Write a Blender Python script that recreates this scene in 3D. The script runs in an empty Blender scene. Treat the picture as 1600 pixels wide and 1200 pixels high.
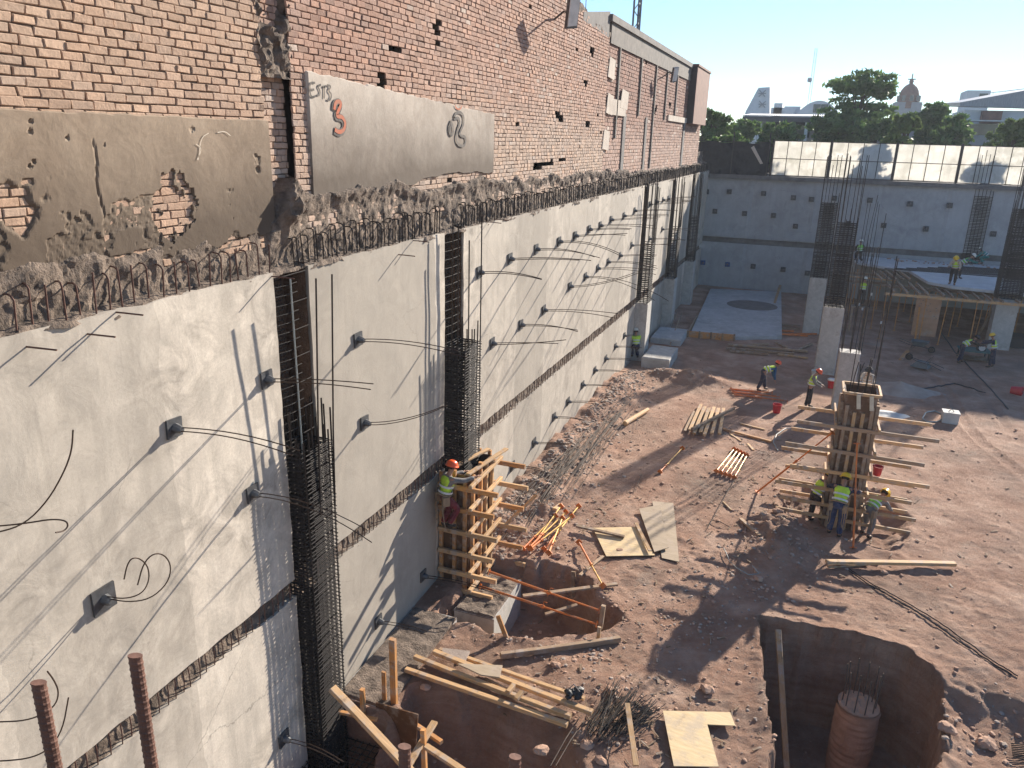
import bpy, math, random
import numpy as np
from mathutils import Vector, Matrix
R = math.radians
random.seed(7); RNG = np.random.default_rng(7)
sc = bpy.context.scene
COL = sc.collection

# ---------------------------------------------------------------- camera
CAM_H = 11.0
def _basis():
    d = Vector((484, 375, -1200)).normalized()          # direction of the long wall, in camera axes
    v = Vector((-100, -3710.93, -1200)).normalized()    # straight down, in camera axes
    Y = d; Z = -v; X = Y.cross(Z).normalized(); Y = Z.cross(X).normalized()
    return Matrix((X, Y, Z))                            # camera -> world rotation
RC = _basis()
cam_d = bpy.data.cameras.new('camera'); cam = bpy.data.objects.new('camera', cam_d); COL.objects.link(cam)
cam.matrix_world = Matrix.Translation((0, 0, CAM_H)) @ RC.to_4x4()
cam_d.sensor_width = 36; cam_d.lens = 27.0; cam_d.clip_start = .05; cam_d.clip_end = 3000
sc.camera = cam
# ---------------------------------------------------------------- world, sun, exposure
SUN = Vector((.38, 1.0, .43)).normalized()              # towards the sun
elev = math.asin(SUN.z); azim = math.atan2(SUN.x, SUN.y)
w = bpy.data.worlds.new('World'); sc.world = w; w.use_nodes = True
nt = w.node_tree; bg = nt.nodes['Background']
sky = nt.nodes.new('ShaderNodeTexSky'); sky.sky_type = 'NISHITA'; sky.sun_disc = False
sky.sun_elevation = elev; sky.sun_rotation = azim; sky.altitude = 30
sky.air_density = 1.0; sky.dust_density = .0; sky.ozone_density = 5.0
nt.links.new(sky.outputs[0], bg.inputs[0]); bg.inputs[1].default_value = .080
sl = bpy.data.lights.new('sun', 'SUN'); sun = bpy.data.objects.new('sun', sl); COL.objects.link(sun)
sun.rotation_euler = SUN.to_track_quat('Z', 'Y').to_euler()
sl.energy = 5.0; sl.angle = R(.55); sl.color = (1, .90, .77)
sc.view_settings.view_transform = 'Standard'; sc.view_settings.look = 'None'
sc.view_settings.exposure = 1.18; sc.view_settings.gamma = 1
sc.render.resolution_x = 1024; sc.render.resolution_y = 768

# ---------------------------------------------------------------- pixel helpers: points on real planes of the site
WX = -7.78                                              # face of the long retaining wall
FY = 62.5                                               # face of the far retaining wall
def ray(px, py): return RC @ Vector((px-800, 600-py, -1200))
def G(px, py, z=0.0):
    r = ray(px, py); t = (z-CAM_H)/r.z; return Vector((t*r.x, t*r.y, z))
def W(px, py, x=WX):
    r = ray(px, py); t = x/r.x; return Vector((x, t*r.y, CAM_H+t*r.z))
def YP(px, py, y=FY):
    r = ray(px, py); t = y/r.y; return Vector((t*r.x, y, CAM_H+t*r.z))

# ---------------------------------------------------------------- noise (numpy)
def _h(ix, iy, s):
    n = (ix.astype(np.int64)*374761393 + iy.astype(np.int64)*668265263 + s*974711) & 0x7fffffff
    n = ((n ^ (n >> 13))*1274126177) & 0x7fffffff
    return ((n ^ (n >> 16)) & 0xffff)/65535.0
def vn(x, y, s=0):
    x = np.asarray(x, float); y = np.asarray(y, float)
    ix = np.floor(x); iy = np.floor(y); fx = x-ix; fy = y-iy
    fx = fx*fx*(3-2*fx); fy = fy*fy*(3-2*fy)
    a = _h(ix, iy, s); b = _h(ix+1, iy, s); c = _h(ix, iy+1, s); d = _h(ix+1, iy+1, s)
    return (a*(1-fx)+b*fx)*(1-fy)+(c*(1-fx)+d*fx)*fy
def fbm(x, y, s=0, o=4, g=.5):
    v = 0; a = 1; t = 0
    for i in range(o):
        v = v+a*vn(x*2**i, y*2**i, s+i*17); t += a; a *= g
    return v/t-.5
def sstep(a, b, x):
    t = np.clip((x-a)/(b-a), 0, 1); return t*t*(3-2*t)

# ---------------------------------------------------------------- materials
def nodes(name):
    m = bpy.data.materials.new(name); m.use_nodes = True
    t = m.node_tree; return m, t, t.nodes['Principled BSDF']
def N(t, typ, **kw):
    n = t.nodes.new(typ)
    for k, v in kw.items():
        if k.startswith('i_'):
            n.inputs[k[2:].replace('_', ' ')].default_value = v
        else: setattr(n, k, v)
    return n
def ramp(t, src, stops):
    r = t.nodes.new('ShaderNodeValToRGB'); e = r.color_ramp.elements
    while len(e) < len(stops): e.new(.5)
    for i, (p, c) in enumerate(stops):
        e[i].position = p; e[i].color = (c, c, c, 1) if isinstance(c, (int, float)) else (*c, 1)
    t.links.new(src, r.inputs[0]); return r.outputs[0]
def mixc(t, f, a, b, mode='MIX'):
    n = t.nodes.new('ShaderNodeMix'); n.data_type = 'RGBA'; n.blend_type = mode
    for k, v in ((0, f), (6, a), (7, b)):
        if hasattr(v, 'is_linked') or hasattr(v, 'links'): t.links.new(v, n.inputs[k])
        else: n.inputs[k].default_value = v if k == 0 else ((*v, 1) if len(v) == 3 else v)
    return n.outputs[2]
def mapped(t, sx=1, sy=1, sz=1, coord='Object'):
    tc = t.nodes.new('ShaderNodeTexCoord'); mp = t.nodes.new('ShaderNodeMapping')
    mp.inputs['Scale'].default_value = (sx, sy, sz); t.links.new(tc.outputs[coord], mp.inputs[0]); return mp.outputs[0]
def noise(t, vec, scale, detail=4, rough=.55, dist=0):
    n = N(t, 'ShaderNodeTexNoise', i_Scale=scale, i_Detail=detail, i_Roughness=rough, i_Distortion=dist)
    t.links.new(vec, n.inputs['Vector']); return n.outputs['Fac']
def bump(t, b, src, strength, dist, prev=None):
    n = N(t, 'ShaderNodeBump', i_Strength=strength, i_Distance=dist)
    t.links.new(src, n.inputs['Height'])
    if prev is not None: t.links.new(prev, n.inputs['Normal'])
    t.links.new(n.outputs[0], b.inputs['Normal']); return n.outputs[0]
def simple(name, c, c2=None, scale=6, rough=.7, bmp=.0, bs=30, bd=.01, metal=0, rnd=0, stretch=(1, 1, 1), dist=0):
    m, t, b = nodes(name); v = mapped(t, *stretch)
    c2 = c2 or tuple(x*.75 for x in c)
    col = ramp(t, noise(t, v, scale, 5, .6, dist), [(.3, c2), (.7, c)])
    if rnd:
        oi = t.nodes.new('ShaderNodeObjectInfo')
        f = N(t, 'ShaderNodeMapRange'); t.links.new(oi.outputs['Random'], f.inputs[0])
        f.inputs['To Min'].default_value = 1-rnd; f.inputs['To Max'].default_value = 1+rnd
        hs = N(t, 'ShaderNodeHueSaturation'); t.links.new(f.outputs[0], hs.inputs['Value']); t.links.new(col, hs.inputs['Color']); col = hs.outputs[0]
    t.links.new(col, b.inputs['Base Color']); b.inputs['Roughness'].default_value = rough; b.inputs['Metallic'].default_value = metal
    if bmp: bump(t, b, noise(t, v, bs, 6, .65), bmp, bd)
    return m
M = {}
def concrete(name, base, dark, light, bands=0, rough=.85, bstr=.35):
    m, t, b = nodes(name); v = mapped(t)
    big = noise(t, v, .45, 3, .5, .6)
    tro = noise(t, v, 1.7, 8, .68, .9)
    c = ramp(t, tro, [(.34, dark), (.5, base), (.62, light)])
    c = mixc(t, ramp(t, noise(t, v, .8, 5, .6, 1.2), [(.46, 0), (.60, .55)]), c, tuple((a_+b_)/2*.9 for a_, b_ in zip(dark, base)))
    c = mixc(t, ramp(t, big, [(.40, .0), (.62, .6)]), c, light)
    vs = mapped(t, 2.5, 2.5, .35); st = noise(t, vs, 1.3, 5, .6)
    c = mixc(t, ramp(t, st, [(.48, 0), (.66, .32)]), c, dark)
    pv = N(t, 'ShaderNodeTexVoronoi', i_Scale=.23); pv.feature = 'SMOOTH_F1'; t.links.new(v, pv.inputs['Vector'])
    c = mixc(t, ramp(t, pv.outputs['Color'], [(.55, 0), (.62, .25)]), c, tuple(min(1, x*1.22) for x in light))
    fine = noise(t, v, 22, 4, .7)
    c = mixc(t, .35, c, ramp(t, fine, [(.3, .35), (.7, .62)]), 'OVERLAY')
    if bands:                                            # drips below the ledge, hair cracks
        vd = mapped(t, 3.2, 3.2, .12); dr = noise(t, vd, 1.6, 4, .55)
        c = mixc(t, ramp(t, dr, [(.62, 0), (.72, .22)]), c, tuple(x*.62 for x in dark))
        wv = N(t, 'ShaderNodeTexNoise', i_Scale=.8, i_Detail=6, i_Roughness=.7); t.links.new(v, wv.inputs['Vector'])
        va = N(t, 'ShaderNodeMix', data_type='VECTOR'); va.inputs[0].default_value = .35; t.links.new(v, va.inputs[4]); t.links.new(wv.outputs['Color'], va.inputs[5])
        cr = N(t, 'ShaderNodeTexVoronoi', i_Scale=.55); cr.feature = 'DISTANCE_TO_EDGE'; t.links.new(va.outputs[1], cr.inputs['Vector'])
        msk = ramp(t, big, [(.5, 0), (.56, .55)]); k1 = N(t, 'ShaderNodeMath', operation='MULTIPLY'); t.links.new(ramp(t, cr.outputs[0], [(.0, 1), (.0035, 0)]), k1.inputs[0]); t.links.new(msk, k1.inputs[1])
        c = mixc(t, k1.outputs[0], c, tuple(x*.4 for x in dark))
        sep = t.nodes.new('ShaderNodeSeparateXYZ'); t.links.new(v, sep.inputs[0])
        wob = noise(t, v, .9, 3, .6)
        a = N(t, 'ShaderNodeMath', operation='MULTIPLY_ADD'); t.links.new(wob, a.inputs[0]); a.inputs[1].default_value = .5
        t.links.new(sep.outputs['Y'], a.inputs[2])
        d = N(t, 'ShaderNodeMath', operation='DIVIDE'); t.links.new(a.outputs[0], d.inputs[0]); d.inputs[1].default_value = bands
        fl = N(t, 'ShaderNodeMath', operation='FLOOR'); t.links.new(d.outputs[0], fl.inputs[0])
        wn = N(t, 'ShaderNodeTexWhiteNoise', noise_dimensions='1D'); t.links.new(fl.outputs[0], wn.inputs['W'])
        c = mixc(t, ramp(t, wn.outputs['Value'], [(.30, 0), (.34, .35), (.64, .40), (.68, .75)]), c, tuple(x*1.05 for x in dark))
    t.links.new(c, b.inputs['Base Color']); b.inputs['Roughness'].default_value = rough
    n1 = bump(t, b, tro, bstr, .02); bump(t, b, fine, .25, .006, n1)
    return m
M['wall'] = concrete('shotcrete_render', (.47, .415, .345), (.27, .24, .20), (.61, .545, .455), 2.7)
M['wall_far'] = concrete('far_wall_concrete', (.38, .38, .375), (.27, .27, .27), (.46, .46, .455), 4.4)
M['conc'] = concrete('column_concrete', (.44, .42, .38), (.33, .31, .28), (.52, .50, .46))
M['slab'] = concrete('slab_concrete', (.40, .40, .39), (.30, .30, .29), (.48, .48, .47))
M['plaster'] = concrete('old_plaster', (.33, .245, .17), (.21, .15, .10), (.41, .32, .23), 0, .9, .6)
M['plaster2'] = concrete('grey_plaster', (.45, .385, .32), (.33, .275, .225), (.52, .46, .39), 0, .9, .4)
M['rubble'] = simple('broken_concrete', (.28, .215, .165), (.075, .055, .042), 5, .95, 1, 28, .05)
M['earth'] = simple('earth_back', (.13, .08, .052), (.05, .03, .022), 3, .95, 1, 14, .05)
M['beamdark'] = simple('weathered_beam', (.19, .18, .17), (.11, .10, .095), 2, .9, .6, 20, .02)
M['rebar'] = simple('dark_rebar', (.055, .042, .035), (.03, .024, .02), 20, .6, .3, 60, .004, .5)
M['rust'] = simple('rusty_rebar', (.17, .085, .06), (.09, .045, .032), 14, .75, .6, 50, .004, .2)
M['tie'] = simple('stirrup_steel', (.026, .020, .017), (.014, .011, .010), 20, .85)
M['strand'] = simple('strand_steel', (.09, .06, .045), (.04, .03, .025), 30, .5, 0, 0, 0, .6)
M['plate'] = simple('steel_plate', (.13, .135, .14), (.06, .06, .065), 9, .5, .2, 30, .003, .5)
M['wood'] = simple('pine_timber', (.64, .41, .20), (.38, .22, .10), 5, .75, .25, 18, .004, 0, .28, (.7, 9, 9), 1.0)
M['wood_old'] = simple('weathered_timber', (.38, .26, .16), (.20, .13, .08), 5, .85, .35, 18, .004, 0, .3, (.7, 9, 9), 1.0)
M['wood_red'] = simple('stained_timber', (.58, .29, .10), (.36, .16, .05), 5, .7, .25, 18, .004, 0, .18, (.7, 9, 9), 1.0)
M['ply'] = simple('plywood', (.66, .50, .28), (.52, .375, .19), 3, .7, .15, 40, .002, 0, .1, (1, 6, 6))
M['ply_grey'] = simple('used_plywood', (.43, .34, .235), (.32, .245, .165), 3, .8, .2, 40, .002, 0, .1, (1, 5, 5))
M['ply_dark'] = simple('brown_formply', (.16, .075, .035), (.08, .04, .02), 3, .45, .15, 40, .002)
M['orange'] = simple('orange_paint', (.72, .20, .025), (.45, .11, .02), 7, .5, .15, 40, .002, .1, .12)
M['yellowp'] = simple('yellow_zinc', (.70, .43, .10), (.50, .28, .06), 7, .45, .1, 40, .002, .3, .12)
M['red'] = simple('red_plastic', (.55, .02, .03), (.40, .015, .02), 5, .4)
M['whitep'] = simple('white_plastic', (.7, .7, .68), (.5, .5, .48), 5, .5)
M['pier_shade'] = simple('painted_pier_shade', (.05, .04, .04), None, 5, .8)  # near-black tone standing in for shade on the corner pier
M['black'] = simple('black_plastic', (.02, .02, .022), (.012, .012, .014), 5, .5)
M['hose'] = simple('grey_hose', (.35, .38, .36), None, 5, .5)
M['hole'] = simple('dark_hollow', (.02, .015, .012), (.01, .008, .007), 5, 1)
M['white_panel'] = concrete('white_sheeting', (.74, .73, .69), (.60, .59, .54), (.84, .83, .80), 0, .6, .15)
m = M['white_panel']; t = m.node_tree; b_ = t.nodes['Principled BSDF']; tr = t.nodes.new('ShaderNodeBsdfTranslucent')   # thin sheeting, lit from behind
t.links.new(b_.inputs['Base Color'].links[0].from_socket, tr.inputs['Color']); mx = N(t, 'ShaderNodeMixShader'); mx.inputs[0].default_value = .72
t.links.new(b_.outputs[0], mx.inputs[1]); t.links.new(tr.outputs[0], mx.inputs[2]); t.links.new(mx.outputs[0], t.nodes['Material Output'].inputs[0])
M['darkmesh'] = simple('shade_cloth', (.035, .035, .038), (.018, .018, .02), 3, .9, .6, 6, .08)
M['crown_dark'] = simple('weathered_beam_pale', (.19, .17, .15), (.11, .10, .09), 3, .9, .5, 18, .02)
M['frame'] = simple('dark_frame', (.06, .05, .045), None, 5, .6, 0, 0, 0, .3)
M['wbld'] = simple('white_render', (.72, .72, .72), (.62, .62, .62), 1.5, .8)
M['gbld'] = simple('grey_render', (.35, .35, .36), (.27, .27, .28), 1.5, .8)
M['roofm'] = simple('metal_roofing', (.30, .31, .33), (.2, .2, .22), 2, .5, .4, 3, .04, .5, 0, (8, .2, 1))
M['glass'] = simple('window_glass', (.06, .07, .08), (.03, .035, .04), 2, .1, 0, 0, 0, .3)
M['dome'] = simple('dome_brick', (.24, .12, .085), (.15, .08, .06), 3, .85)
M['skin'] = simple('skin', (.36, .19, .12), (.30, .15, .09), 8, .6)
M['vest'] = simple('hi_vis_lime', (.62, .86, .06), (.45, .66, .04), 12, .7, .5, 14, .03)
M['vestg'] = simple('hi_vis_green', (.30, .72, .10), (.20, .5, .06), 12, .7, .5, 14, .03)
M['stripe'] = simple('reflective_tape', (.7, .72, .7), (.55, .56, .55), 9, .35)
M['helm_o'] = simple('orange_hardhat', (.85, .12, .03), (.7, .09, .02), 3, .3)
M['helm_y'] = simple('yellow_hardhat', (.85, .55, .03), (.7, .45, .02), 3, .3)
M['helm_w'] = simple('white_hardhat', (.75, .73, .65), (.6, .6, .5), 3, .3)
for k, c in dict(navy=(.015, .022, .06), blackcl=(.016, .016, .02), greycl=(.22, .21, .20), maroon=(.17, .02, .03), blue=(.02, .10, .22),
                 jeans=(.03, .05, .13), tan=(.34, .24, .15), teal=(.05, .25, .22), cream=(.6, .5, .4), boot=(.05, .035, .025), hair=(.012, .009, .007)).items():
    M[k] = simple('cloth_'+k, c, tuple(x*.6 for x in c), 10, .85, .5, 12, .03)
M['bark'] = simple('bark', (.12, .085, .06), (.06, .04, .03), 5, .9, 1, 10, .03)
def leafmat(name, a, b2):
    m, t, b = nodes(name)
    at = N(t, 'ShaderNodeAttribute', attribute_name='tone')
    c = ramp(t, at.outputs['Fac'], [(0, a), (1, b2)])
    t.links.new(c, b.inputs['Base Color']); b.inputs['Roughness'].default_value = .6
    tr = t.nodes.new('ShaderNodeBsdfTranslucent'); t.links.new(c, tr.inputs['Color'])
    mx = N(t, 'ShaderNodeMixShader'); mx.inputs[0].default_value = .35
    t.links.new(b.outputs[0], mx.inputs[1]); t.links.new(tr.outputs[0], mx.inputs[2])
    t.links.new(mx.outputs[0], t.nodes['Material Output'].inputs[0]); return m
M['leaf'] = leafmat('dark_foliage', (.06, .12, .03), (.17, .26, .07))
M['leaf2'] = leafmat('pale_foliage', (.08, .13, .035), (.18, .24, .07))
# brick: colour carried per brick
m, t, b = nodes('brick'); M['brick'] = m
at = N(t, 'ShaderNodeAttribute', attribute_name='bc'); v = mapped(t)
c = mixc(t, .5, at.outputs['Color'], ramp(t, noise(t, v, 9, 6, .7), [(.3, .28), (.7, .68)]), 'OVERLAY')
c = mixc(t, ramp(t, noise(t, v, .35, 5, .6), [(.45, 0), (.72, .35)]), c, (.38, .25, .19))
t.links.new(c, b.inputs['Base Color']); b.inputs['Roughness'].default_value = .9
n1 = bump(t, b, noise(t, v, 24, 6, .7), .7, .02)
M['mortar'] = simple('mortar', (.16, .11, .08), (.08, .055, .042), 6, .95, .8, 40, .02)
# soil
m, t, b = nodes('soil'); M['soil'] = m; v = mapped(t)
c = ramp(t, noise(t, v, .9, 8, .65), [(.32, (.31, .17, .112)), (.5, (.46, .28, .195)), (.66, (.57, .385, .285))])
c = mixc(t, ramp(t, noise(t, v, .28, 5, .65), [(.50, 0), (.60, .6)]), c, (.24, .155, .11))
c = mixc(t, ramp(t, noise(t, v, .55, 5, .7, .5), [(.60, 0), (.68, .6)]), c, (.38, .30, .235))
vz = mapped(t, .35, .35, 5.5); c = mixc(t, ramp(t, noise(t, vz, 1.2, 5, .6), [(.45, 0), (.62, .35)]), c, (.27, .115, .06))
c = mixc(t, ramp(t, noise(t, v, 9, 6, .75), [(.52, 0), (.72, .6)]), c, (.50, .35, .25))
c = mixc(t, ramp(t, noise(t, v, 17, 5, .8), [(.30, .55), (.42, 0)]), c, (.16, .09, .06))
vo = N(t, 'ShaderNodeTexVoronoi', i_Scale=13); t.links.new(v, vo.inputs['Vector'])
c = mixc(t, ramp(t, vo.outputs['Distance'], [(.12, .5), (.25, 0)]), c, (.33, .28, .24))
t.links.new(c, b.inputs['Base Color']); b.inputs['Roughness'].default_value = .95
n1 = bump(t, b, noise(t, v, 3.5, 8, .72), .9, .12)
n2 = bump(t, b, vo.outputs['Distance'], -.35, .03, n1) if False else n1
n3 = bump(t, b, noise(t, v, 15, 7, .8), 1, .07, n2)
bump(t, b, noise(t, v, 50, 4, .8), .9, .025, n3)
M['stone'] = simple('rubble_stone', (.50, .33, .235), (.32, .19, .13), 2.5, .95, .8, 14, .02)
M['gravel'] = simple('gravel_grey', (.42, .34, .28), (.27, .21, .17), 1.5, .95, .8, 14, .02)
M['street'] = simple('street_asphalt', (.06, .06, .06), (.045, .045, .045), 2, .9)
M['pile'] = simple('pile_concrete', (.52, .31, .20), (.36, .20, .125), 3, .95, .7, 16, .02)
M['whitegrey'] = simple('pale_grey', (.55, .55, .52), (.42, .42, .40), 3, .8, .3, 20, .01)
M['whitewood'] = simple('white_wood', (.68, .62, .48), (.5, .45, .34), 5, .8)
M['barlight'] = simple('dusty_bar', (.12, .09, .07), (.06, .045, .035), 4, .9)
M['decktop'] = concrete('deck_concrete', (.56, .56, .55), (.46, .46, .46), (.64, .64, .63))
M['orange_dull'] = simple('dusty_orange_paint', (.60, .27, .06), (.40, .18, .05), 7, .6)
M['ply_brown'] = simple('brown_plywood', (.46, .27, .16), (.36, .20, .11), 3, .75)
M['barrow'] = simple('barrow_steel', (.14, .16, .16), (.09, .10, .10), 4, .5)
M['tealpaint'] = simple('teal_paint', (.07, .17, .15), (.05, .11, .10), 4, .5)
M['mast'] = simple('mast_steel', (.10, .09, .10), (.07, .06, .07), 4, .6)
M['mastpale'] = simple('pale_mast', (.35, .38, .42), None, 4, .6)
M['blackhat'] = simple('dark_cap', (.03, .03, .035), None, 4, .8)
M['creamv'] = simple('pale_cloth', (.62, .50, .40), (.5, .38, .3), 4, .85)
M['tealv'] = simple('teal_cloth', (.06, .30, .26), (.04, .2, .18), 4, .85)
M['blue_plate'] = simple('blue_plate', (.02, .08, .25), None, 4, .5)
M['plate_dark'] = simple('dark_plate', (.05, .05, .055), None, 4, .5)
M['spray_k'] = simple('black_spray', (.05, .05, .05), (.20, .17, .145), 9, .9)
M['spray_r'] = simple('red_spray', (.50, .12, .055), (.36, .17, .11), 9, .9)
M['chalk'] = simple('chalk', (.62, .55, .45), (.5, .42, .33), 12, .9)

def grime(m, col, lo, hi, amt, scale=2.5):              # dried mud and cement splashed on the thing itself
    t = m.node_tree; b = t.nodes['Principled BSDF']; src = b.inputs['Base Color'].links[0].from_socket; v = mapped(t)
    c = mixc(t, ramp(t, noise(t, v, scale, 7, .7), [(lo, 0), (hi, amt)]), src, col); t.links.new(c, b.inputs['Base Color'])
for k_ in ('wood', 'wood_red', 'wood_old'): grime(M[k_], (.36, .30, .25), .50, .62, .75, 3.5); grime(M[k_], (.13, .08, .05), .58, .68, .6, 5)
for k_ in ('ply', 'ply_grey', 'ply_brown'): grime(M[k_], (.40, .32, .25), .50, .64, .6, 2.2); grime(M[k_], (.20, .12, .075), .60, .70, .5, 4)
grime(M['ply_dark'], (.28, .24, .20), .52, .64, .6, 3); grime(M['orange'], (.35, .22, .15), .52, .62, .7, 4); grime(M['yellowp'], (.35, .25, .17), .52, .62, .7, 4)
for k_ in ('vest', 'vestg'): grime(M[k_], (.30, .30, .10), .52, .66, .5, 7)
for k_ in ('jeans', 'blackcl', 'greycl', 'maroon', 'navy'): grime(M[k_], (.22, .15, .11), .50, .66, .45, 6)
grime(M['conc'], (.24, .19, .15), .54, .68, .6, 1.6)
# ---------------------------------------------------------------- mesh builder
OFF = {}
class MB:
    def __init__(s): s.v = []; s.f = []; s.attr = None
    def add(s, vs, fs):
        o = len(s.v); s.v.extend([tuple(p) for p in vs]); s.f.extend([tuple(i+o for i in f) for f in fs]); return s
    def box(s, a, b, bev=0):
        x0, y0, z0 = [min(a[i], b[i]) for i in range(3)]; x1, y1, z1 = [max(a[i], b[i]) for i in range(3)]
        vs = [(x0, y0, z0), (x1, y0, z0), (x1, y1, z0), (x0, y1, z0), (x0, y0, z1), (x1, y0, z1), (x1, y1, z1), (x0, y1, z1)]
        return s.add(vs, [(3, 2, 1, 0), (4, 5, 6, 7), (0, 1, 5, 4), (1, 2, 6, 5), (2, 3, 7, 6), (3, 0, 4, 7)])
    def beam(s, p0, p1, wd, ht, up=(0, 0, 1)):
        p0 = Vector(p0); p1 = Vector(p1); d = (p1-p0).normalized(); u = Vector(up)
        if abs(d.dot(u)) > .95: u = Vector((0, 1, 0))
        sdir = d.cross(u).normalized(); u = sdir.cross(d)
        vs = [p+sdir*(a*wd/2)+u*(b*ht/2) for p in (p0, p1) for a, b in ((-1, -1), (1, -1), (1, 1), (-1, 1))]
        return s.add(vs, [(0, 1, 2, 3), (7, 6, 5, 4), (0, 4, 5, 1), (1, 5, 6, 2), (2, 6, 7, 3), (3, 7, 4, 0)])
    def tube(s, pts, r, n=6, closed=False, cap=True):
        pts = [Vector(p) for p in pts]; m = len(pts); o = len(s.v); rr = r if hasattr(r, '__len__') else [r]*m
        ref = None
        for i, p in enumerate(pts):
            if closed: d = (pts[(i+1) % m]-pts[i-1])
            else: d = pts[min(i+1, m-1)]-pts[max(i-1, 0)]
            if d.length < 1e-9: d = Vector((0, 0, 1))
            d.normalize()
            if ref is None:
                ref = Vector((0, 0, 1)) if abs(d.z) < .9 else Vector((1, 0, 0))
            a = ref - d*ref.dot(d)
            if a.length < 1e-4: a = d.orthogonal()
            a.normalize(); ref = a; b2 = d.cross(a)
            for k in range(n):
                th = 2*math.pi*k/n; s.v.append(tuple(p+a*(math.cos(th)*rr[i])+b2*(math.sin(th)*rr[i])))
        for i in range(m if closed else m-1):
            j = (i+1) % m
            for k in range(n):
                l = (k+1) % n; s.f.append((o+i*n+k, o+i*n+l, o+j*n+l, o+j*n+k))
        if cap and not closed:
            s.f.append(tuple(o+k for k in reversed(range(n)))); s.f.append(tuple(o+(m-1)*n+k for k in range(n)))
        return s
    def lathe(s, prof, n=16, at=(0, 0, 0)):
        o = len(s.v)
        for r, z in prof:
            for k in range(n):
                th = 2*math.pi*k/n; s.v.append((at[0]+r*math.cos(th), at[1]+r*math.sin(th), at[2]+z))
        for i in range(len(prof)-1):
            for k in range(n):
                l = (k+1) % n; s.f.append((o+i*n+k, o+i*n+l, o+(i+1)*n+l, o+(i+1)*n+k))
        s.f.append(tuple(o+k for k in reversed(range(n)))); s.f.append(tuple(o+(len(prof)-1)*n+k for k in range(n)))
        return s
    def prism(s, poly, z0, z1):
        n = len(poly); vs = [(p[0], p[1], z0) for p in poly]+[(p[0], p[1], z1) for p in poly]
        return s.add(vs, [tuple(reversed(range(n))), tuple(range(n, 2*n))]+[(i, (i+1) % n, n+(i+1) % n, n+i) for i in range(n)])
    def rock(s, c, r, seed=0, fl=.7):
        ph = (1+5**.5)/2; rn = random.Random(seed)
        vs = [Vector(q).normalized() for q in ((-1, ph, 0), (1, ph, 0), (-1, -ph, 0), (1, -ph, 0), (0, -1, ph), (0, 1, ph), (0, -1, -ph), (0, 1, -ph), (ph, 0, -1), (ph, 0, 1), (-ph, 0, -1), (-ph, 0, 1))]
        fs = [(0, 11, 5), (0, 5, 1), (0, 1, 7), (0, 7, 10), (0, 10, 11), (1, 5, 9), (5, 11, 4), (11, 10, 2), (10, 7, 6), (7, 1, 8), (3, 9, 4), (3, 4, 2), (3, 2, 6), (3, 6, 8), (3, 8, 9), (4, 9, 5), (2, 4, 11), (6, 2, 10), (8, 6, 7), (9, 8, 1)]
        if r > .11:                                      # subdivide the bigger ones
            cache = {}; nf = []
            def mid(a, b):
                k = (min(a, b), max(a, b))
                if k not in cache: vs.append(((vs[a]+vs[b])/2).normalized()); cache[k] = len(vs)-1
                return cache[k]
            for a, b, c2 in fs:
                x, y, z = mid(a, b), mid(b, c2), mid(c2, a); nf += [(a, x, z), (b, y, x), (c2, z, y), (x, y, z)]
            fs = nf
        sx, sy = rn.uniform(.75, 1.3), rn.uniform(.7, 1.2); rot = Matrix.Rotation(rn.uniform(0, 6.3), 3, 'Z')
        out = [Vector(c)+rot @ Vector((q.x*sx, q.y*sy, q.z*fl))*(r*rn.uniform(.78, 1.14)) for q in vs]
        return s.add(out, fs)
    def build(s, name, mat, parent=None, origin=None, smooth=False):
        me = bpy.data.meshes.new(name); off = Vector((0, 0, 0))
        if parent is not None: off = Vector(OFF.get(parent.name, (0, 0, 0)))
        elif origin is not None: off = Vector(origin)
        vv = [(p[0]-off.x, p[1]-off.y, p[2]-off.z) for p in s.v]
        me.from_pydata(vv, [], s.f); me.materials.append(mat if not isinstance(mat, str) else M[mat])
        if smooth: me.polygons.foreach_set('use_smooth', [True]*len(me.polygons))
        o = bpy.data.objects.new(name, me); COL.objects.link(o)
        if parent is not None: o.parent = parent; OFF[o.name] = tuple(off)
        elif origin is not None: o.location = off
        return o
def tag(o, label, cat, group=None):
    o['label'] = label; o['category'] = cat
    if group: o['group'] = group
    return o
def stru(o): o['kind'] = 'structure'; return o
def thing(name, label, cat, loc=(0, 0, 0), group=None, world=True):
    o = bpy.data.objects.new(name, None); COL.objects.link(o); o.location = loc; o.empty_display_size = .2
    if world: OFF[o.name] = tuple(loc)
    return tag(o, label, cat, group)
def copy_tree(o, loc=None, rotz=None, label=None, mw=None):
    r = o.copy(); COL.objects.link(r)
    if loc is not None: r.location = loc
    if rotz is not None: r.rotation_euler = (0, 0, rotz)
    if label: r['label'] = label
    def rec(src, dst):
        for c in list(src.children):
            d = c.copy(); COL.objects.link(d); d.parent = dst; rec(c, d)
    rec(o, r); return r
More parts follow.
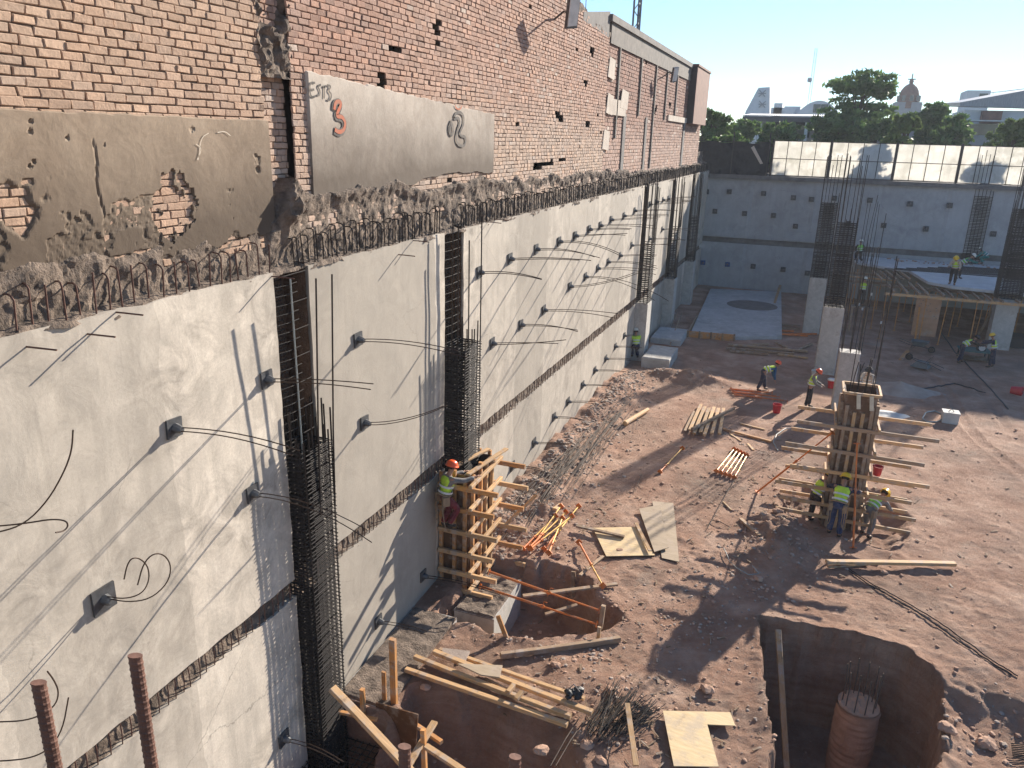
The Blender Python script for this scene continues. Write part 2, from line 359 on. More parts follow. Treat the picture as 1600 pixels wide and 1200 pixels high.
def bar(name, p0, p1, wd, ht, mat, parent=None, up=(0, 0, 1), label=None, cat=None, group=None):
    """a squared timber along local X, so the grain follows it"""
    p0 = Vector(p0); p1 = Vector(p1); L = (p1-p0).length; d = (p1-p0).normalized(); u = Vector(up)
    if abs(d.dot(u)) > .95: u = Vector((0, 1, 0))
    yv = u.cross(d).normalized(); zv = d.cross(yv)
    b = MB(); rn = random.Random(int(L*9973)+int(p0.x*131+p0.y*37)); c = min(wd, ht)*.10
    segs = max(2, int(L/.6)); bow = rn.uniform(-.012, .012)*L
    prof = [(-wd/2+c, -ht/2), (wd/2-c, -ht/2), (wd/2, -ht/2+c), (wd/2, ht/2-c), (wd/2-c, ht/2), (-wd/2+c, ht/2), (-wd/2, ht/2-c), (-wd/2, -ht/2+c)]
    for i in range(segs+1):
        tt = i/segs; by = bow*(4*tt*(1-tt))*.5
        for q in prof: b.v.append((tt*L, q[0]+by, q[1]))
    for i in range(segs):
        for k in range(8):
            l = (k+1) % 8; b.f.append((i*8+k, i*8+l, (i+1)*8+l, (i+1)*8+k))
    b.f.append(tuple(reversed(range(8)))); b.f.append(tuple(segs*8+k for k in range(8)))
    o = b.build(name, mat)
    mw = Matrix((d, yv, zv)).transposed().to_4x4(); mw.translation = p0
    if parent is not None:
        o.parent = parent
        mw = Matrix.Translation(-Vector(OFF.get(parent.name, (0, 0, 0)))) @ mw
    o.matrix_local = mw
    if label: tag(o, label, cat, group)
    return o
ORD = ['nearest', 'second', 'third', 'fourth', 'fifth', 'sixth', 'seventh', 'eighth', 'ninth', 'tenth', 'eleventh', 'twelfth', 'thirteenth', 'fourteenth', 'fifteenth', 'sixteenth', 'seventeenth', 'eighteenth', 'nineteenth', 'twentieth']
# ================================================================ THE SETTING
def grid_mesh(P3, name, mat, parent=None, smooth=True, flip=False):
    """P3: array (n, m, 3) of world points"""
    n, m = P3.shape[:2]; idx = np.arange(n*m).reshape(n, m)
    a, b2, c2, d = idx[:-1, :-1], idx[1:, :-1], idx[1:, 1:], idx[:-1, 1:]
    F = np.stack([a, d, c2, b2] if flip else [a, b2, c2, d], -1).reshape(-1, 4)
    me = bpy.data.meshes.new(name); V = P3.reshape(-1, 3).astype(np.float32)
    off = np.array(OFF.get(parent.name, (0, 0, 0))) if parent else np.zeros(3)
    V = (V-off).astype(np.float32)
    me.vertices.add(len(V)); me.vertices.foreach_set('co', V.ravel())
    me.loops.add(F.size); me.loops.foreach_set('vertex_index', F.ravel().astype(np.int32))
    me.polygons.add(len(F)); me.polygons.foreach_set('loop_start', np.arange(0, F.size, 4, dtype=np.int32))
    me.polygons.foreach_set('use_smooth', np.ones(len(F), bool) if smooth else np.zeros(len(F), bool))
    me.update(); me.validate(); me.materials.append(M[mat])
    o = bpy.data.objects.new(name, me); COL.objects.link(o)
    if parent: o.parent = parent; OFF[o.name] = tuple(off)
    return o
def polydist(x, y, poly):
    """signed distance, negative inside"""
    d = np.full(x.shape, 1e9); inside = np.zeros(x.shape, bool); n = len(poly)
    for i in range(n):
        ax, ay = poly[i]; bx, by = poly[(i+1) % n]; ex, ey = bx-ax, by-ay
        t = np.clip(((x-ax)*ex+(y-ay)*ey)/(ex*ex+ey*ey), 0, 1)
        d = np.minimum(d, np.hypot(x-ax-t*ex, y-ay-t*ey))
        c = ((ay > y) != (by > y)) & (x < (bx-ax)*(y-ay)/(by-ay+1e-12)+ax); inside ^= c
    return np.where(inside, -d, d)
PIT_A = [(.15, 17.05), (1.8, 17.3), (3.3, 17.15), (4.0, 16.3), (3.75, 14.9), (3.3, 12.5), (3.0, 9), (.95, 9), (.75, 12.6)]
SHELF_A = [(3.2, 9), (3.3, 12.5), (3.9, 16.2), (5.0, 16.4), (6.2, 15.6), (7.0, 12), (7, 9)]
PIT_B = [(-6.95, 16.8), (-5.4, 17.3), (-4.1, 17.0), (-3.2, 15.6), (-3.8, 14.9), (-5.2, 14.3), (-6.9, 14.4)]
PIT_C = [(-6.25, 11.75), (-5.2, 12.0), (-3.3, 11.7), (-2.6, 10.6), (-2.6, 8.5), (-6.35, 8.5)]
PIT_D = [(-8.4, 10.75), (-6.5, 10.75), (-6.3, 8.5), (-8.4, 8.5)]
PIT_F = [(1.0, 22.6), (3.4, 22.3), (3.9, 24.5), (3.2, 26), (1.0, 25.6), (.3, 24)]
def hgt(x, y):
    x = np.asarray(x, float); y = np.asarray(y, float)
    h = fbm(x*.35, y*.35, 3, 5, .5)*.16 + fbm(x*2.2, y*2.2, 9, 4, .55)*.065
    near = sstep(34, 18, y)
    h = h+near*(fbm(x*6, y*6, 21, 3, .6)*.055)+near*.03*np.maximum(0, fbm(x*3.1, y*3.1, 77, 3, .6)*2-.25)*2
    # tyre and footstep scuffs
    for ax, ay, bx_, by in ((5.5, 46, 8.5, 30), (7.0, 46.5, 10.2, 30)):
        L_ = math.hypot(bx_-ax, by-ay); ux, uy = (bx_-ax)/L_, (by-ay)/L_; al = (x-ax)*ux+(y-ay)*uy; ac = (x-ax)*uy-(y-ay)*ux+.5*np.sin(al*.35)
        m_ = sstep(.24, .16, np.abs(ac))*sstep(-1, .5, al)*sstep(L_+1, L_, al)
        h = h-m_*(.035+.008*np.sign(np.sin(al*21+np.abs(ac)*14)))+.03*np.exp(-((np.abs(ac)-.3)/.08)**2)*sstep(-1, .5, al)*sstep(L_+1, L_, al)
    # rubble bank along the long wall
    b = sstep(-5.4, -7.4, x+.8*fbm(x*.7, y*.7, 31)*2)*sstep(16.5, 19, y)*sstep(37.5, 33, y)
    h = h+b*(.42+.5*fbm(x*1.5, y*1.5, 12))
    # low heap before the concrete block, and spoil round the centre form
    h = h+.45*np.exp(-(((x+4.6)/1.8)**2+((y-36.3)/.8)**2))*(1+fbm(x*2, y*2, 8)*1.5)
    h = h+.35*np.exp(-(((x-.3)/.7)**2+((y-21.4)/1.4)**2))*(1+fbm(x*3, y*3, 8)*1.8)
    h = h+.22*np.exp(-(((x+2.8)/1.1)**2+((y-13.2)/.9)**2))
    def dig(h, poly, depth, soft, wob, s):
        d = polydist(x, y, poly)+fbm(x*1.3, y*1.3, s, 4, .6)*wob+fbm(x*6, y*6, s+1, 3, .6)*.12
        k = sstep(soft, -soft, d)
        fl = -depth+.18*fbm(x*1.2, y*1.2, s+3)+.05*fbm(x*7, y*7, s+5)
        rim = .10*np.exp(-(np.maximum(d, 0)/.35)**2)*(1-k)
        return h*(1-k)+fl*k+rim
    h = dig(h, SHELF_A, .38, .7, .9, 61)
    h = dig(h, PIT_A, 2.6, .10, .35, 71)
    h = dig(h, PIT_B, 1.25, .28, .6, 81)
    h = dig(h, PIT_C, 1.3, .35, .4, 91)
    h = dig(h, PIT_D, 1.9, .06, .05, 95)
    h = dig(h, PIT_F, .35, .35, .7, 99)
    # flat cast strip beside the wall
    h = np.where((x < -6.55) & (y < 14.2) & (y > 10.9), h*.25-.02, h)
    return h
def ground():
    xs = np.concatenate([[-60, -30, -12, -9], np.arange(-8.4, 7, .06), 7+np.cumsum(np.linspace(.07, .5, 60)), [30, 45, 80]])
    ys = np.concatenate([[-60, -20, 0, 4, 6], np.arange(8, 20, .055), 20+np.cumsum(np.linspace(.06, .22, 300))])
    ys = ys[ys < 62.9]; ys = np.concatenate([ys, [63.2]])
    X, Y = np.meshgrid(xs, ys, indexing='ij'); Z = hgt(X, Y)
    Z = np.where((X > 28) | (X < -8.7) | (Y < 6.5), 0, Z)
    o = grid_mesh(np.stack([X, Y, Z], -1), 'ground', 'soil'); stru(o)
    b = MB(); b.box((-370, 63.4, 7.6), (370, 335, 8.35)); stru(b.build('street', 'street'))
ground()

# ---- long retaining wall
wall = thing('retaining_wall', 'long pale concrete retaining wall below the brick wall on the left', 'wall', (WX, 5, 0))
GAPS = [(9.9, 10.82), (16.05, 17.12), (38.35, 39.45), (46.4, 47.5), (54.2, 55.2)]
edges = [-2.0]+[e for g in GAPS for e in g]+[FY-.02]
TH = .5
def panel(y0, y1, z0, z1, name):
    ny = max(3, int((y1-y0)/.12)); nz = max(3, int((z1-z0)/.15))
    if y0 > 30: ny //= 3
    yy = np.linspace(y0, y1, ny); zz = np.linspace(z0, z1, nz); Y, Z = np.meshgrid(yy, zz, indexing='ij')
    X = WX+fbm(Y*.5, Z*.5, 5)*.05+fbm(Y*3, Z*3, 6)*.008
    e0 = fbm(yy*3, yy*0, 7)*.05
    Z[:, -1] += e0[:len(yy)]; Z[:, 0] += fbm(yy*3, yy*0+9, 7)*.05
    Y[0, :] += fbm(zz*3, zz*0+4, 7)*.05; Y[-1, :] += fbm(zz*3, zz*0+14, 7)*.05
    # wrap back to give it thickness
    P = np.stack([X, Y, Z], -1)
    def back(a): q = a.copy(); q[..., 0] = WX-TH; return q
    P = np.concatenate([back(P[:1]), P, back(P[-1:])], 0)
    P = np.concatenate([back(P[:, :1]), P, back(P[:, -1:])], 1)
    o = grid_mesh(P, name, 'wall', wall, smooth=False)
    return o
for i in range(0, len(edges), 2):
    panel(edges[i], edges[i+1], 3.34, 8.84, 'upper_panel')
    panel(edges[i], edges[i+1], -2.2, 2.97, 'lower_panel')
XB = WX-.24                                              # face of the brickwork
def ledge(name, y0, y1, prof, amp, fr, seed, res):
    """rough broken band: prof = list of (x, z), swept along y and displaced"""
    yy = np.arange(y0, y1, res); pts = []
    for i in range(len(prof)-1):
        a, b2 = np.array(prof[i]), np.array(prof[i+1]); L = np.hypot(*(b2-a)); k = max(1, int(L/res/.8))
        for j in range(k): pts.append(a+(b2-a)*j/k)
    pts.append(np.array(prof[-1])); pts = np.array(pts); s = np.cumsum(np.r_[0, np.hypot(*np.diff(pts, axis=0).T)])
    Y, S = np.meshgrid(yy, s, indexing='ij')
    n = fbm(Y*fr, S*fr, seed, 4, .6)*2; n2 = fbm(Y*fr*.3, S*fr*.3, seed+4, 3)*2
    X = pts[None, :, 0]+amp*(n*.7+n2*.6); Z = pts[None, :, 1]+amp*.6*(fbm(Y*fr+40, S*fr, seed+2, 3, .6)*2)
    return np.stack([X, Y, Z], -1), S
P, S = ledge('r', 4, 62, [(WX-.01, 8.78), (WX-.03, 8.85), (XB+.02, 8.88), (XB+.02, 10.25)], .10, 4.5, 40, .05)
Yv = P[..., 1]; Zv = P[..., 2]
rim = np.interp(Yv, [4, 9.9, 10.3, 10.7, 11.2, 13, 14, 16, 18, 19.2, 22, 30, 40, 62], [9.55, 9.46, 9.6, 10.25, 10.0, 9.92, 10.02, 9.75, 9.9, 9.85, 9.75, 9.7, 9.45, 9.35])+fbm(Yv*1.6, Yv*0, 44, 4, .6)*.35
k = sstep(.0, .16, Zv-rim)
P[..., 0] -= k*.34
lowy = sstep(.30, .0, np.abs(Zv-rim))*.06*(Yv > 10.4); P[..., 0] += lowy
lump = np.exp(-(((Yv-10.62)/.26)**2+((Zv-9.85)/.42)**2)); P[..., 0] += .26*lump*(1+.6*fbm(Yv*6, Zv*6, 3)*2)
grid_mesh(P, 'rubble_ledge', 'rubble', wall, smooth=False)
P, S = ledge('s', 4, 62, [(WX-.012, 2.9), (WX-.05, 2.97), (WX-.13, 3.0), (WX-.15, 3.36)], .035, 7, 50, .05)
grid_mesh(P, 'middle_ledge', 'rubble', wall, smooth=False)
# earth behind the column recesses
for (a, c) in GAPS:
    yy = np.linspace(a-.05, c+.05, 14); zz = np.linspace(-2, 8.9, 90); Y, Z = np.meshgrid(yy, zz, indexing='ij')
    X = WX-.46+fbm(Y*4, Z*2.5, int(a))*.16
    grid_mesh(np.stack([X, Y, Z], -1), 'recess_back', 'earth', wall, smooth=False)
    # rough cut flank of the recess, facing the camera
    xx = np.linspace(WX-.5, WX-.035, 8); X, Z = np.meshgrid(xx, zz, indexing='ij')
    Y = c-.035-np.abs(fbm(X*5, Z*2.2, int(a)+3))*.12
    grid_mesh(np.stack([X, Y, Z], -1), 'recess_flank', 'earth', wall, smooth=False)
# dowels
dow = MB()
def dowel(y, h, i):
    x = WX-.07+random.uniform(-.02, .02); j = random.uniform(-.02, .02)
    pts = [(x, y, 8.78), (x+j, y+j, 8.86+h), (x-.012, y+j, 8.90+h), (x-.05, y+j+.01, 8.915+h), (x-.16, y+j+.02, 8.915+h+random.uniform(-.02, .02))]
    if i % 3 == 2: pts = pts[:2]+[(x+j*1.5, y+j, 8.86+h+.12)]
    return pts
y = 5.0; k = 0; rest = MB()
while y < 62:
    if not any(a < y < c for a, c in GAPS[1:2]) and not 10.0 < y < 10.5:
        p = dowel(y, random.uniform(.30, .42) if y < 10.5 else random.uniform(.38, .52), k); k += 1
        if k <= 100: MB().tube(p, .0115 if y < 14 else .013, 5).build('ledge_dowel', 'rust' if y < 10.5 else 'rebar', wall)
        else: rest.tube(p, .016, 4)
    y += (.22 if y < 10.5 else .15 if y < 22 else .24)*random.uniform(.8, 1.2)
o = rest.build('ledge_dowel', 'rebar', wall); o['kind'] = 'stuff'
y = 5.0; k = 0; rest = MB()
while y < 46:
    k += 1; x = WX-.03+random.uniform(-.01, .02); t_ = random.uniform(-.02, .02)
    p = [(x, y, 2.93), (x+.015, y+t_, 3.17), (x, y+t_*1.5, 3.38)]
    if k <= 100: MB().tube(p, .011, 4).build('slot_bar', 'rust', wall)
    else: rest.tube(p, .014, 4)
    y += .17*random.uniform(.8, 1.2)*(1 if y < 20 else 1.5)
o = rest.build('slot_bar', 'rust', wall); o['kind'] = 'stuff'

# ---- brick wall of the neighbouring building
brick = thing('brick_wall', 'tall old brick side wall with plaster patches above the retaining wall', 'wall', (XB, 5, 8.8))
def brick_face(y0, y1, z0f, z1f, x, name, lc, hc, tone, holes=(), seed=0, parent=brick):
    rn = np.random.default_rng(seed); V = []; Fs = []; C = []
    mb = MB(); bk = MB(); cols = []
    zlo = min(z0f(y0), z0f(y1), z0f((y0+y1)/2)); zhi = max(z1f(q) for q in np.linspace(y0, y1, 40)); r = 0; z = zlo
    mo = .0115*hc/.103
    while z < zhi-.01:
        y = y0-(lc*.5 if r % 2 else 0)+rn.uniform(-.03, .03)
        while y < y1:
            a = max(y, y0); l = lc*rn.uniform(.93, 1.07); e = min(y+l, y1); y += l
            yc = (a+e)/2
            if e-a < .05 or z+hc/2 < z0f(yc) or z+hc/2 > z1f(yc): continue
            hole = any((yc-h[0])**2/(h[2]**2)+(z+hc/2-h[1])**2/(h[3]**2) < 1 for h in holes) or rn.random() < .002
            if hole:
                bk.add([(x-.16, a, z), (x-.16, e, z), (x-.16, e, z+hc), (x-.16, a, z+hc), (x-.012, a, z), (x-.012, e, z), (x-.012, e, z+hc), (x-.012, a, z+hc)],
                       [(0, 1, 2, 3), (0, 4, 5, 1), (1, 5, 6, 2), (2, 6, 7, 3), (3, 7, 4, 0)])
                continue
            bk.add([(x-.016, a, z), (x-.016, e, z), (x-.016, e, z+hc), (x-.016, a, z+hc)], [(0, 1, 2, 3)])
            j = rn.normal(0, .0035); m2 = mo*rn.uniform(.3, .75); g = .010; tl = rn.normal(0, .004)
            q = [(a+m2, z+m2), (e-m2, z+m2), (e-m2, z+hc-m2), (a+m2, z+hc-m2)]
            w1 = [(p[0]+rn.normal(0, .007), p[1]+rn.normal(0, .005)) for p in q]
            cy, cz = (a+e)/2, z+hc/2
            fr = [(cy+(p[0]-cy)*(1-2*g/(e-a)), cz+(p[1]-cz)*(1-2*g/hc)) for p in w1]
            vs = [(x-.02, p[0], p[1]) for p in w1]+[(x-.003+j, p[0], p[1]) for p in w1]+[(x+.007+j+(tl if i in (1, 2) else -tl)+rn.normal(0, .002), p[0], p[1]) for i, p in enumerate(fr)]
            mb.add(vs, [(8, 9, 10, 11)]+[(i, (i+1) % 4, 4+(i+1) % 4, 4+i) for i in range(4)]+[(4+i, 4+(i+1) % 4, 8+(i+1) % 4, 8+i) for i in range(4)])
            tn = yc < 10.3; base = np.array(tone(yc, z)); v = 1+rn.normal(0, .06 if tn else .09); hue = rn.normal(0, .02 if tn else .035)
            c3 = base*v*np.array([1+hue, 1, 1-hue]); u = rn.random()
            if tn: pass
            elif u < .02: c3 = np.array([.50, .40, .33])*rn.uniform(.8, 1)
            elif u < .07: c3 = base*.72
            cols.append(np.clip(c3, .02, .9))
        z += hc; r += 1
    o = mb.build(name, 'brick', parent)
    ca = o.data.color_attributes.new('bc', 'FLOAT_COLOR', 'POINT')
    arr = np.ones((len(o.data.vertices), 4), np.float32); arr[:, :3] = np.repeat(np.array(cols), 12, 0); ca.data.foreach_set('color', arr.ravel())
    bk.build('mortar_joints', 'mortar', parent)
    return o
YT = [4, 20, 24, 25.5, 27.2, 28.6, 30.8]; ZT = [15.6, 15.5, 15.35, 15.12, 15.1, 14.75, 14.7]
def top_near(y): return float(np.interp(y, YT, ZT))
def tone_tan(y, z):
    t_ = float(vn(y*1.1, z*1.1, 3)); return (.45-.05*t_, .315-.05*t_, .222-.04*t_)
def tone_red(y, z):
    t_ = float(vn(y*.5, z*.6, 8)); u = float(sstep(12.5, 10.6, z))
    return (.37+.05*t_+.03*u, .215+.06*t_+.06*u, .155+.05*t_+.05*u)
def tone_far(y, z): 
    u = float(sstep(12.3, 10.2, z)); return (.25+.13*u, .125+.12*u, .09+.10*u)
def hole(px, py, a, b2): p = W(px, py, XB); return (p.y, p.z, a, b2)
brick_face(4.2, 10.26, lambda y: 9.2, lambda y: 15, XB, 'tan_brickwork', .285, .103, tone_tan, seed=1)
holes = [hole(683, 46, .13, .3), hole(595, 122, .17, .16), hole(870, 178, .25, .12), hole(877, 185, .25, .1), hole(925, 80, .2, .16), hole(915, 130, .25, .12),
         hole(849, 258, 1.0, .06), hole(862, 253, .7, .05), hole(618, 78, .2, .06), hole(918, 195, .3, .12), hole(878, 248, .6, .06), hole(840, 262, .5, .08)]
brick_face(10.95, 30.85, lambda y: 9.3, top_near, XB, 'red_brickwork', .27, .103, tone_red, holes, 2)
brick_face(10.26, 10.95, lambda y: 9.6, lambda y: 15, XB-.13, 'toothed_brickwork', .2, .10, tone_red, seed=3)
brick_face(31.0, 57.5, lambda y: 9.2, lambda y: 14.45, XB-.05, 'far_brickwork', .40, .15, tone_far, [(33, 12, .3, .2), (41, 12.4, .3, .2), (45, 12.8, .25, .15)], 4)
# solid body of the wall behind the faces
b = MB(); b.box((XB-9, 4.0, 8.85), (XB-.36, 10.2, 15.0)); b.box((XB-9, 10.2, 8.85), (XB-.36, 30.9, 14.6)); b.box((XB-9, 30.9, 8.85), (XB-.3, 57.5, 14.9)); b.build('wall_core', 'mortar', brick)
# broken pipe chase between the two brick parts
def chase():
    yy = np.linspace(10.2, 11.02, 16); zz = np.arange(11.75, 15.2, .06); Y, Z = np.meshgrid(yy, zz, indexing='ij')
    e = np.abs((Y-10.6-.06*np.sin(Z*3))/.34)
    X = XB-.02+fbm(Y*6, Z*6, 6, 5, .65)*.34-.17*sstep(1.0, .45, e)*(vn(Y*0, Z*1.4, 4) > .42)+.02
    grid_mesh(np.stack([X, Y, Z], -1), 'broken_chase', 'rubble', brick, smooth=False)
chase()
# crumbled crown of the near part and coping
P, S = ledge('t', 22, 31, [(XB-.02, 14.3), (XB+.0, 15.0), (XB-.1, 15.05), (XB-.5, 15.05)], .09, 3.5, 33, .08)
tp = np.interp(P[..., 1], YT, ZT); P[..., 2] += np.where(P[..., 2] > 14.6, tp-15.0, (tp-15.0)*.6)+.12
P[..., 0] -= .10*sstep(.5, .15, S)
grid_mesh(P, 'crumbled_crown', 'rubble', brick, smooth=False)
b = MB(); b.box((XB-.45, 31.0, 14.45), (XB+.03, 57.5, 15.18)); b.build('ring_beam', 'crown_dark', brick)
b = MB(); b.box((XB-.6, 30.7, 15.18), (XB+.12, 57.6, 15.42)); b.build('roof_coping', 'beamdark', brick)
b = MB(); b.add([(XB-.6, 27.2, 14.9), (XB+.01, 27.2, 15.0), (XB+.01, 30.7, 15.5), (XB-.6, 30.7, 15.5), (XB-.6, 27.2, 14.3), (XB+.01, 27.2, 14.75), (XB+.01, 30.7, 14.6), (XB-.6, 30.7, 14.3)],
               [(0, 1, 2, 3), (1, 5, 6, 2), (0, 4, 5, 1), (2, 6, 7, 3), (4, 7, 6, 5), (0, 3, 7, 4)]); b.build('broken_parapet', 'beamdark', brick)
for px, z0 in ((968, 11.0), (1003, 12.0), (1027, 9.6), (1045, 12), (1061, 12)):
    yy = W(px, 100, XB).y; b = MB(); b.box((XB-.3, yy-.08, z0), (XB+.03, yy+.07, 14.46)); b.build('pilaster', 'crown_dark', brick)
b = MB(); b.box((XB-.3, 50.9, 12.0), (XB+.40, 56.6, 15.3)); b.build('corner_pier', 'dome', brick); b = MB(); b.box((XB-.3, 50.86, 12.0), (XB+.38, 50.897, 15.29)); b.build('pier_shade_plate', 'pier_shade', brick)  # thin added plate puts shade into the colour of the pier's near face
b = MB(); b.box((XB-.3, 50.8, 15.3), (XB+.46, 56.7, 15.42)); b.build('pier_cap', 'dome', brick)
b = MB(); b.box((XB-.3, 31.2, 11.9), (XB+.03, 34.2, 12.5)); b.box((XB-.3, 44.4, 12.0), (XB+.04, 50.7, 12.3)); b.build('lintel', 'plaster2', brick)
for a, c in ((34.0, 34.5), (38.6, 39.0), (50.0, 50.6)): b = MB(); b.box((XB-.1, a, 9.5), (XB+.005, c, 12.0)); b.build('door_recess', 'beamdark', brick)
for px, py, s_ in ((955, 106, .9), (952, 162, .9), (946, 218, .9), (975, 155, 1.2)):
    p = W(px, py, XB); b = MB(); b.prism([(p.y-s_*.6, p.z-.35), (p.y+s_*.5, p.z-.42), (p.y+s_*.6, p.z+.3), (p.y-s_*.4, p.z+.38)], 0, .03)
    b.v = [(XB+.004+q[2], q[0], q[1]) for q in b.v]; b.build('mortar_smear', 'plaster2', brick)
# left plaster sheet, peeled, with one patch of exposed bricks
def plaster_left():
    res = .022; yy = np.arange(4.2, 10.33, res); zz = np.arange(9.2, 11.14, res); Y, Z = np.meshgrid(yy, zz, indexing='ij')
    X = XB+.035+fbm(Y*.8, Z*.8, 2)*.02+fbm(Y*14, Z*14, 3)*.004
    dn = fbm(Y*1.5, Z*1.8, 14, 5, .6); lowm = sstep(10.65, 9.5, Z)
    peel = sstep(.03, .07, dn-.16+.30*lowm*sstep(10.2, 7.5, Y))
    X -= peel*(.012+.012*(fbm(Y*16, Z*16, 8, 3, .6)*2+.5))
    p = W(270, 320, XB); dd = ((Y-p.y)/.36)**2+((Z-p.z)/.40)**2+fbm(Y*5, Z*5, 4, 4, .6)*2.2+.9*np.floor((Z-9.2)/.103)%2*.0+.35*(np.floor(Y/.143+np.floor(Z/.103)*.5)%2)
    X -= sstep(1.05, .95, dd)*.06
    p = W(150, 280, XB); X -= np.exp(-((Y-p.y-.02*np.sin(Z*9))/.012)**2)*sstep(.5, .35, np.abs(Z-p.z))*.03
    for (hx, hy, r_) in ((44, 190, .03), (44, 205, .035), (102, 215, .03), (400, 265, .07), (160, 226, .015), (50, 252, .03), (43, 260, .03)):
        p = W(hx, hy, XB); X -= sstep(r_, r_*.5, np.hypot(Y-p.y, Z-p.z))*.03
    p = W(10, 320, XB); X -= sstep(.3, .2, np.hypot((Y-p.y)*.7, Z-p.z)+fbm(Y*5, Z*5, 6)*.3)*.05
    X -= sstep(9.42, 9.30, Z+fbm(Y*3, Z*3, 13)*.35)*.2
    P = np.stack([X, Y, Z], -1); P[:, -1, 0] = XB-.01; P[-1, :, 0] = XB-.16
    P[:, -2:, 2] += (fbm(yy*5, yy*0, 3)*.03)[:, None]
    grid_mesh(P, 'brown_plaster', 'plaster_l', brick, smooth=False)
def plaster_right():
    res = .04; a = W(475, 108, XB); c = W(772, 178, XB)
    yy = np.arange(a.y, c.y, res); zz = np.linspace(0, 1, 60); Y, T = np.meshgrid(yy, zz, indexing='ij')
    top = np.interp(Y, [a.y, c.y], [a.z, c.z])+fbm(Y*6, Y*0, 5)*.06; bot = 9.93+fbm(Y*.9, Y*0, 9)*.25+.12*sstep(14.5, 16, Y)
    Z = bot+(top-bot)*T; X = XB+.045+fbm(Y*.7, Z*.7, 22)*.025+fbm(Y*10, Z*10, 23)*.004
    P = np.stack([X, Y, Z], -1)
    for s_ in (np.s_[0, :], np.s_[-1, :], np.s_[:, 0], np.s_[:, -1]): P[s_+(0,)] = XB-.02
    grid_mesh(P, 'grey_plaster', 'plaster_r', brick, smooth=False)
def stained(name, base, z0, z1, dark):
    m = M[base].copy(); m.name = name; t = m.node_tree; b = t.nodes['Principled BSDF']; src = b.inputs['Base Color'].links[0].from_socket
    v = mapped(t); sep = t.nodes.new('ShaderNodeSeparateXYZ'); t.links.new(v, sep.inputs[0])
    nz = noise(t, v, 1.1, 6, .65); a = N(t, 'ShaderNodeMath', operation='MULTIPLY_ADD'); t.links.new(nz, a.inputs[0]); a.inputs[1].default_value = 1.3; t.links.new(sep.outputs['Z'], a.inputs[2])
    mr = N(t, 'ShaderNodeMapRange'); t.links.new(a.outputs[0], mr.inputs[0]); mr.inputs[1].default_value = z0+.55; mr.inputs[2].default_value = z1+.75; mr.inputs[3].default_value = .95; mr.inputs[4].default_value = 0
    c = mixc(t, mr.outputs[0], src, dark); t.links.new(c, b.inputs['Base Color']); return m
# damp stains climbing from the broken footing (object origin is 8.8 m up)
M['plaster_l'] = stained('damp_brown_plaster', 'plaster', 1.0, 2.7, (.085, .06, .04))
M['plaster_r'] = stained('damp_grey_plaster', 'plaster2', 1.5, 2.9, (.10, .076, .056))
plaster_left(); plaster_right()
# sprayed marks, on the plaster itself
def paint(pts, wd, mat, name='spray_mark', x=XB+.062, closed=False):
    q = [W(px, py, x) for px, py in pts]
    for it in range(2):                                  # Chaikin smoothing
        r_ = [q[0]]
        for i in range(len(q)-1): r_ += [q[i]*.75+q[i+1]*.25, q[i]*.25+q[i+1]*.75]
        r_.append(q[-1]); q = r_
    b = MB()
    for i, p in enumerate(q):
        d = (q[min(i+1, len(q)-1)]-q[max(i-1, 0)]).normalized(); s_ = Vector((0, -d.z, d.y))*wd/2
        b.v += [tuple(p+s_), tuple(p-s_)]
    b.f = [(2*i, 2*i+2, 2*i+3, 2*i+1) for i in range(len(q)-1)]; return b.build(name, mat, brick)
zc = lambda L, ox=440, oy=0, s=2.857: [(ox+a/s, oy+c/s) for a, c in L]
for L in ([(150, 370), (128, 368), (125, 400), (132, 435), (152, 430)], [(128, 400), (146, 400)], [(176, 378), (160, 385), (172, 405), (170, 425), (158, 425)],
          [(184, 388), (200, 384)], [(192, 386), (190, 440)], [(203, 380), (222, 384), (208, 405), (224, 420), (218, 448), (203, 445)]):
    paint(zc(L), .035, 'spray_k')
L3 = [(236, 490), (240, 455), (262, 452), (266, 470), (250, 500), (246, 520), (270, 520), (286, 545), (280, 580), (258, 592), (238, 578)]
paint(zc([(a-3, c+4) for a, c in L3]), .135, 'spray_k', x=XB+.060); paint(zc(L3), .07, 'spray_r', x=XB+.066)
paint(zc([(770, 525), (778, 504), (798, 500), (815, 520), (812, 560), (795, 590), (800, 608), (820, 608), (823, 635), (812, 655), (785, 645), (778, 615), (785, 580), (797, 545), (790, 525), (772, 530), (770, 525)]), .07, 'spray_k')
for i in range(5): paint(zc([(752-i*2+4, 540+i*4), (744+i*3, 570), (752+i, 608), (768, 600-i*4), (766-i*2, 560), (756, 536)]), .05, 'spray_k', x=XB+.062+i*.001)
paint(zc([(775, 470), (782, 488), (800, 486), (805, 472)]), .035, 'spray_r')
for L in ([(310, 250), (314, 215), (326, 208)], [(340, 207), (352, 205), (360, 212)], [(306, 225), (316, 232), (308, 250)]): paint(L, .012, 'chalk', x=XB+.05, name='chalk_mark')

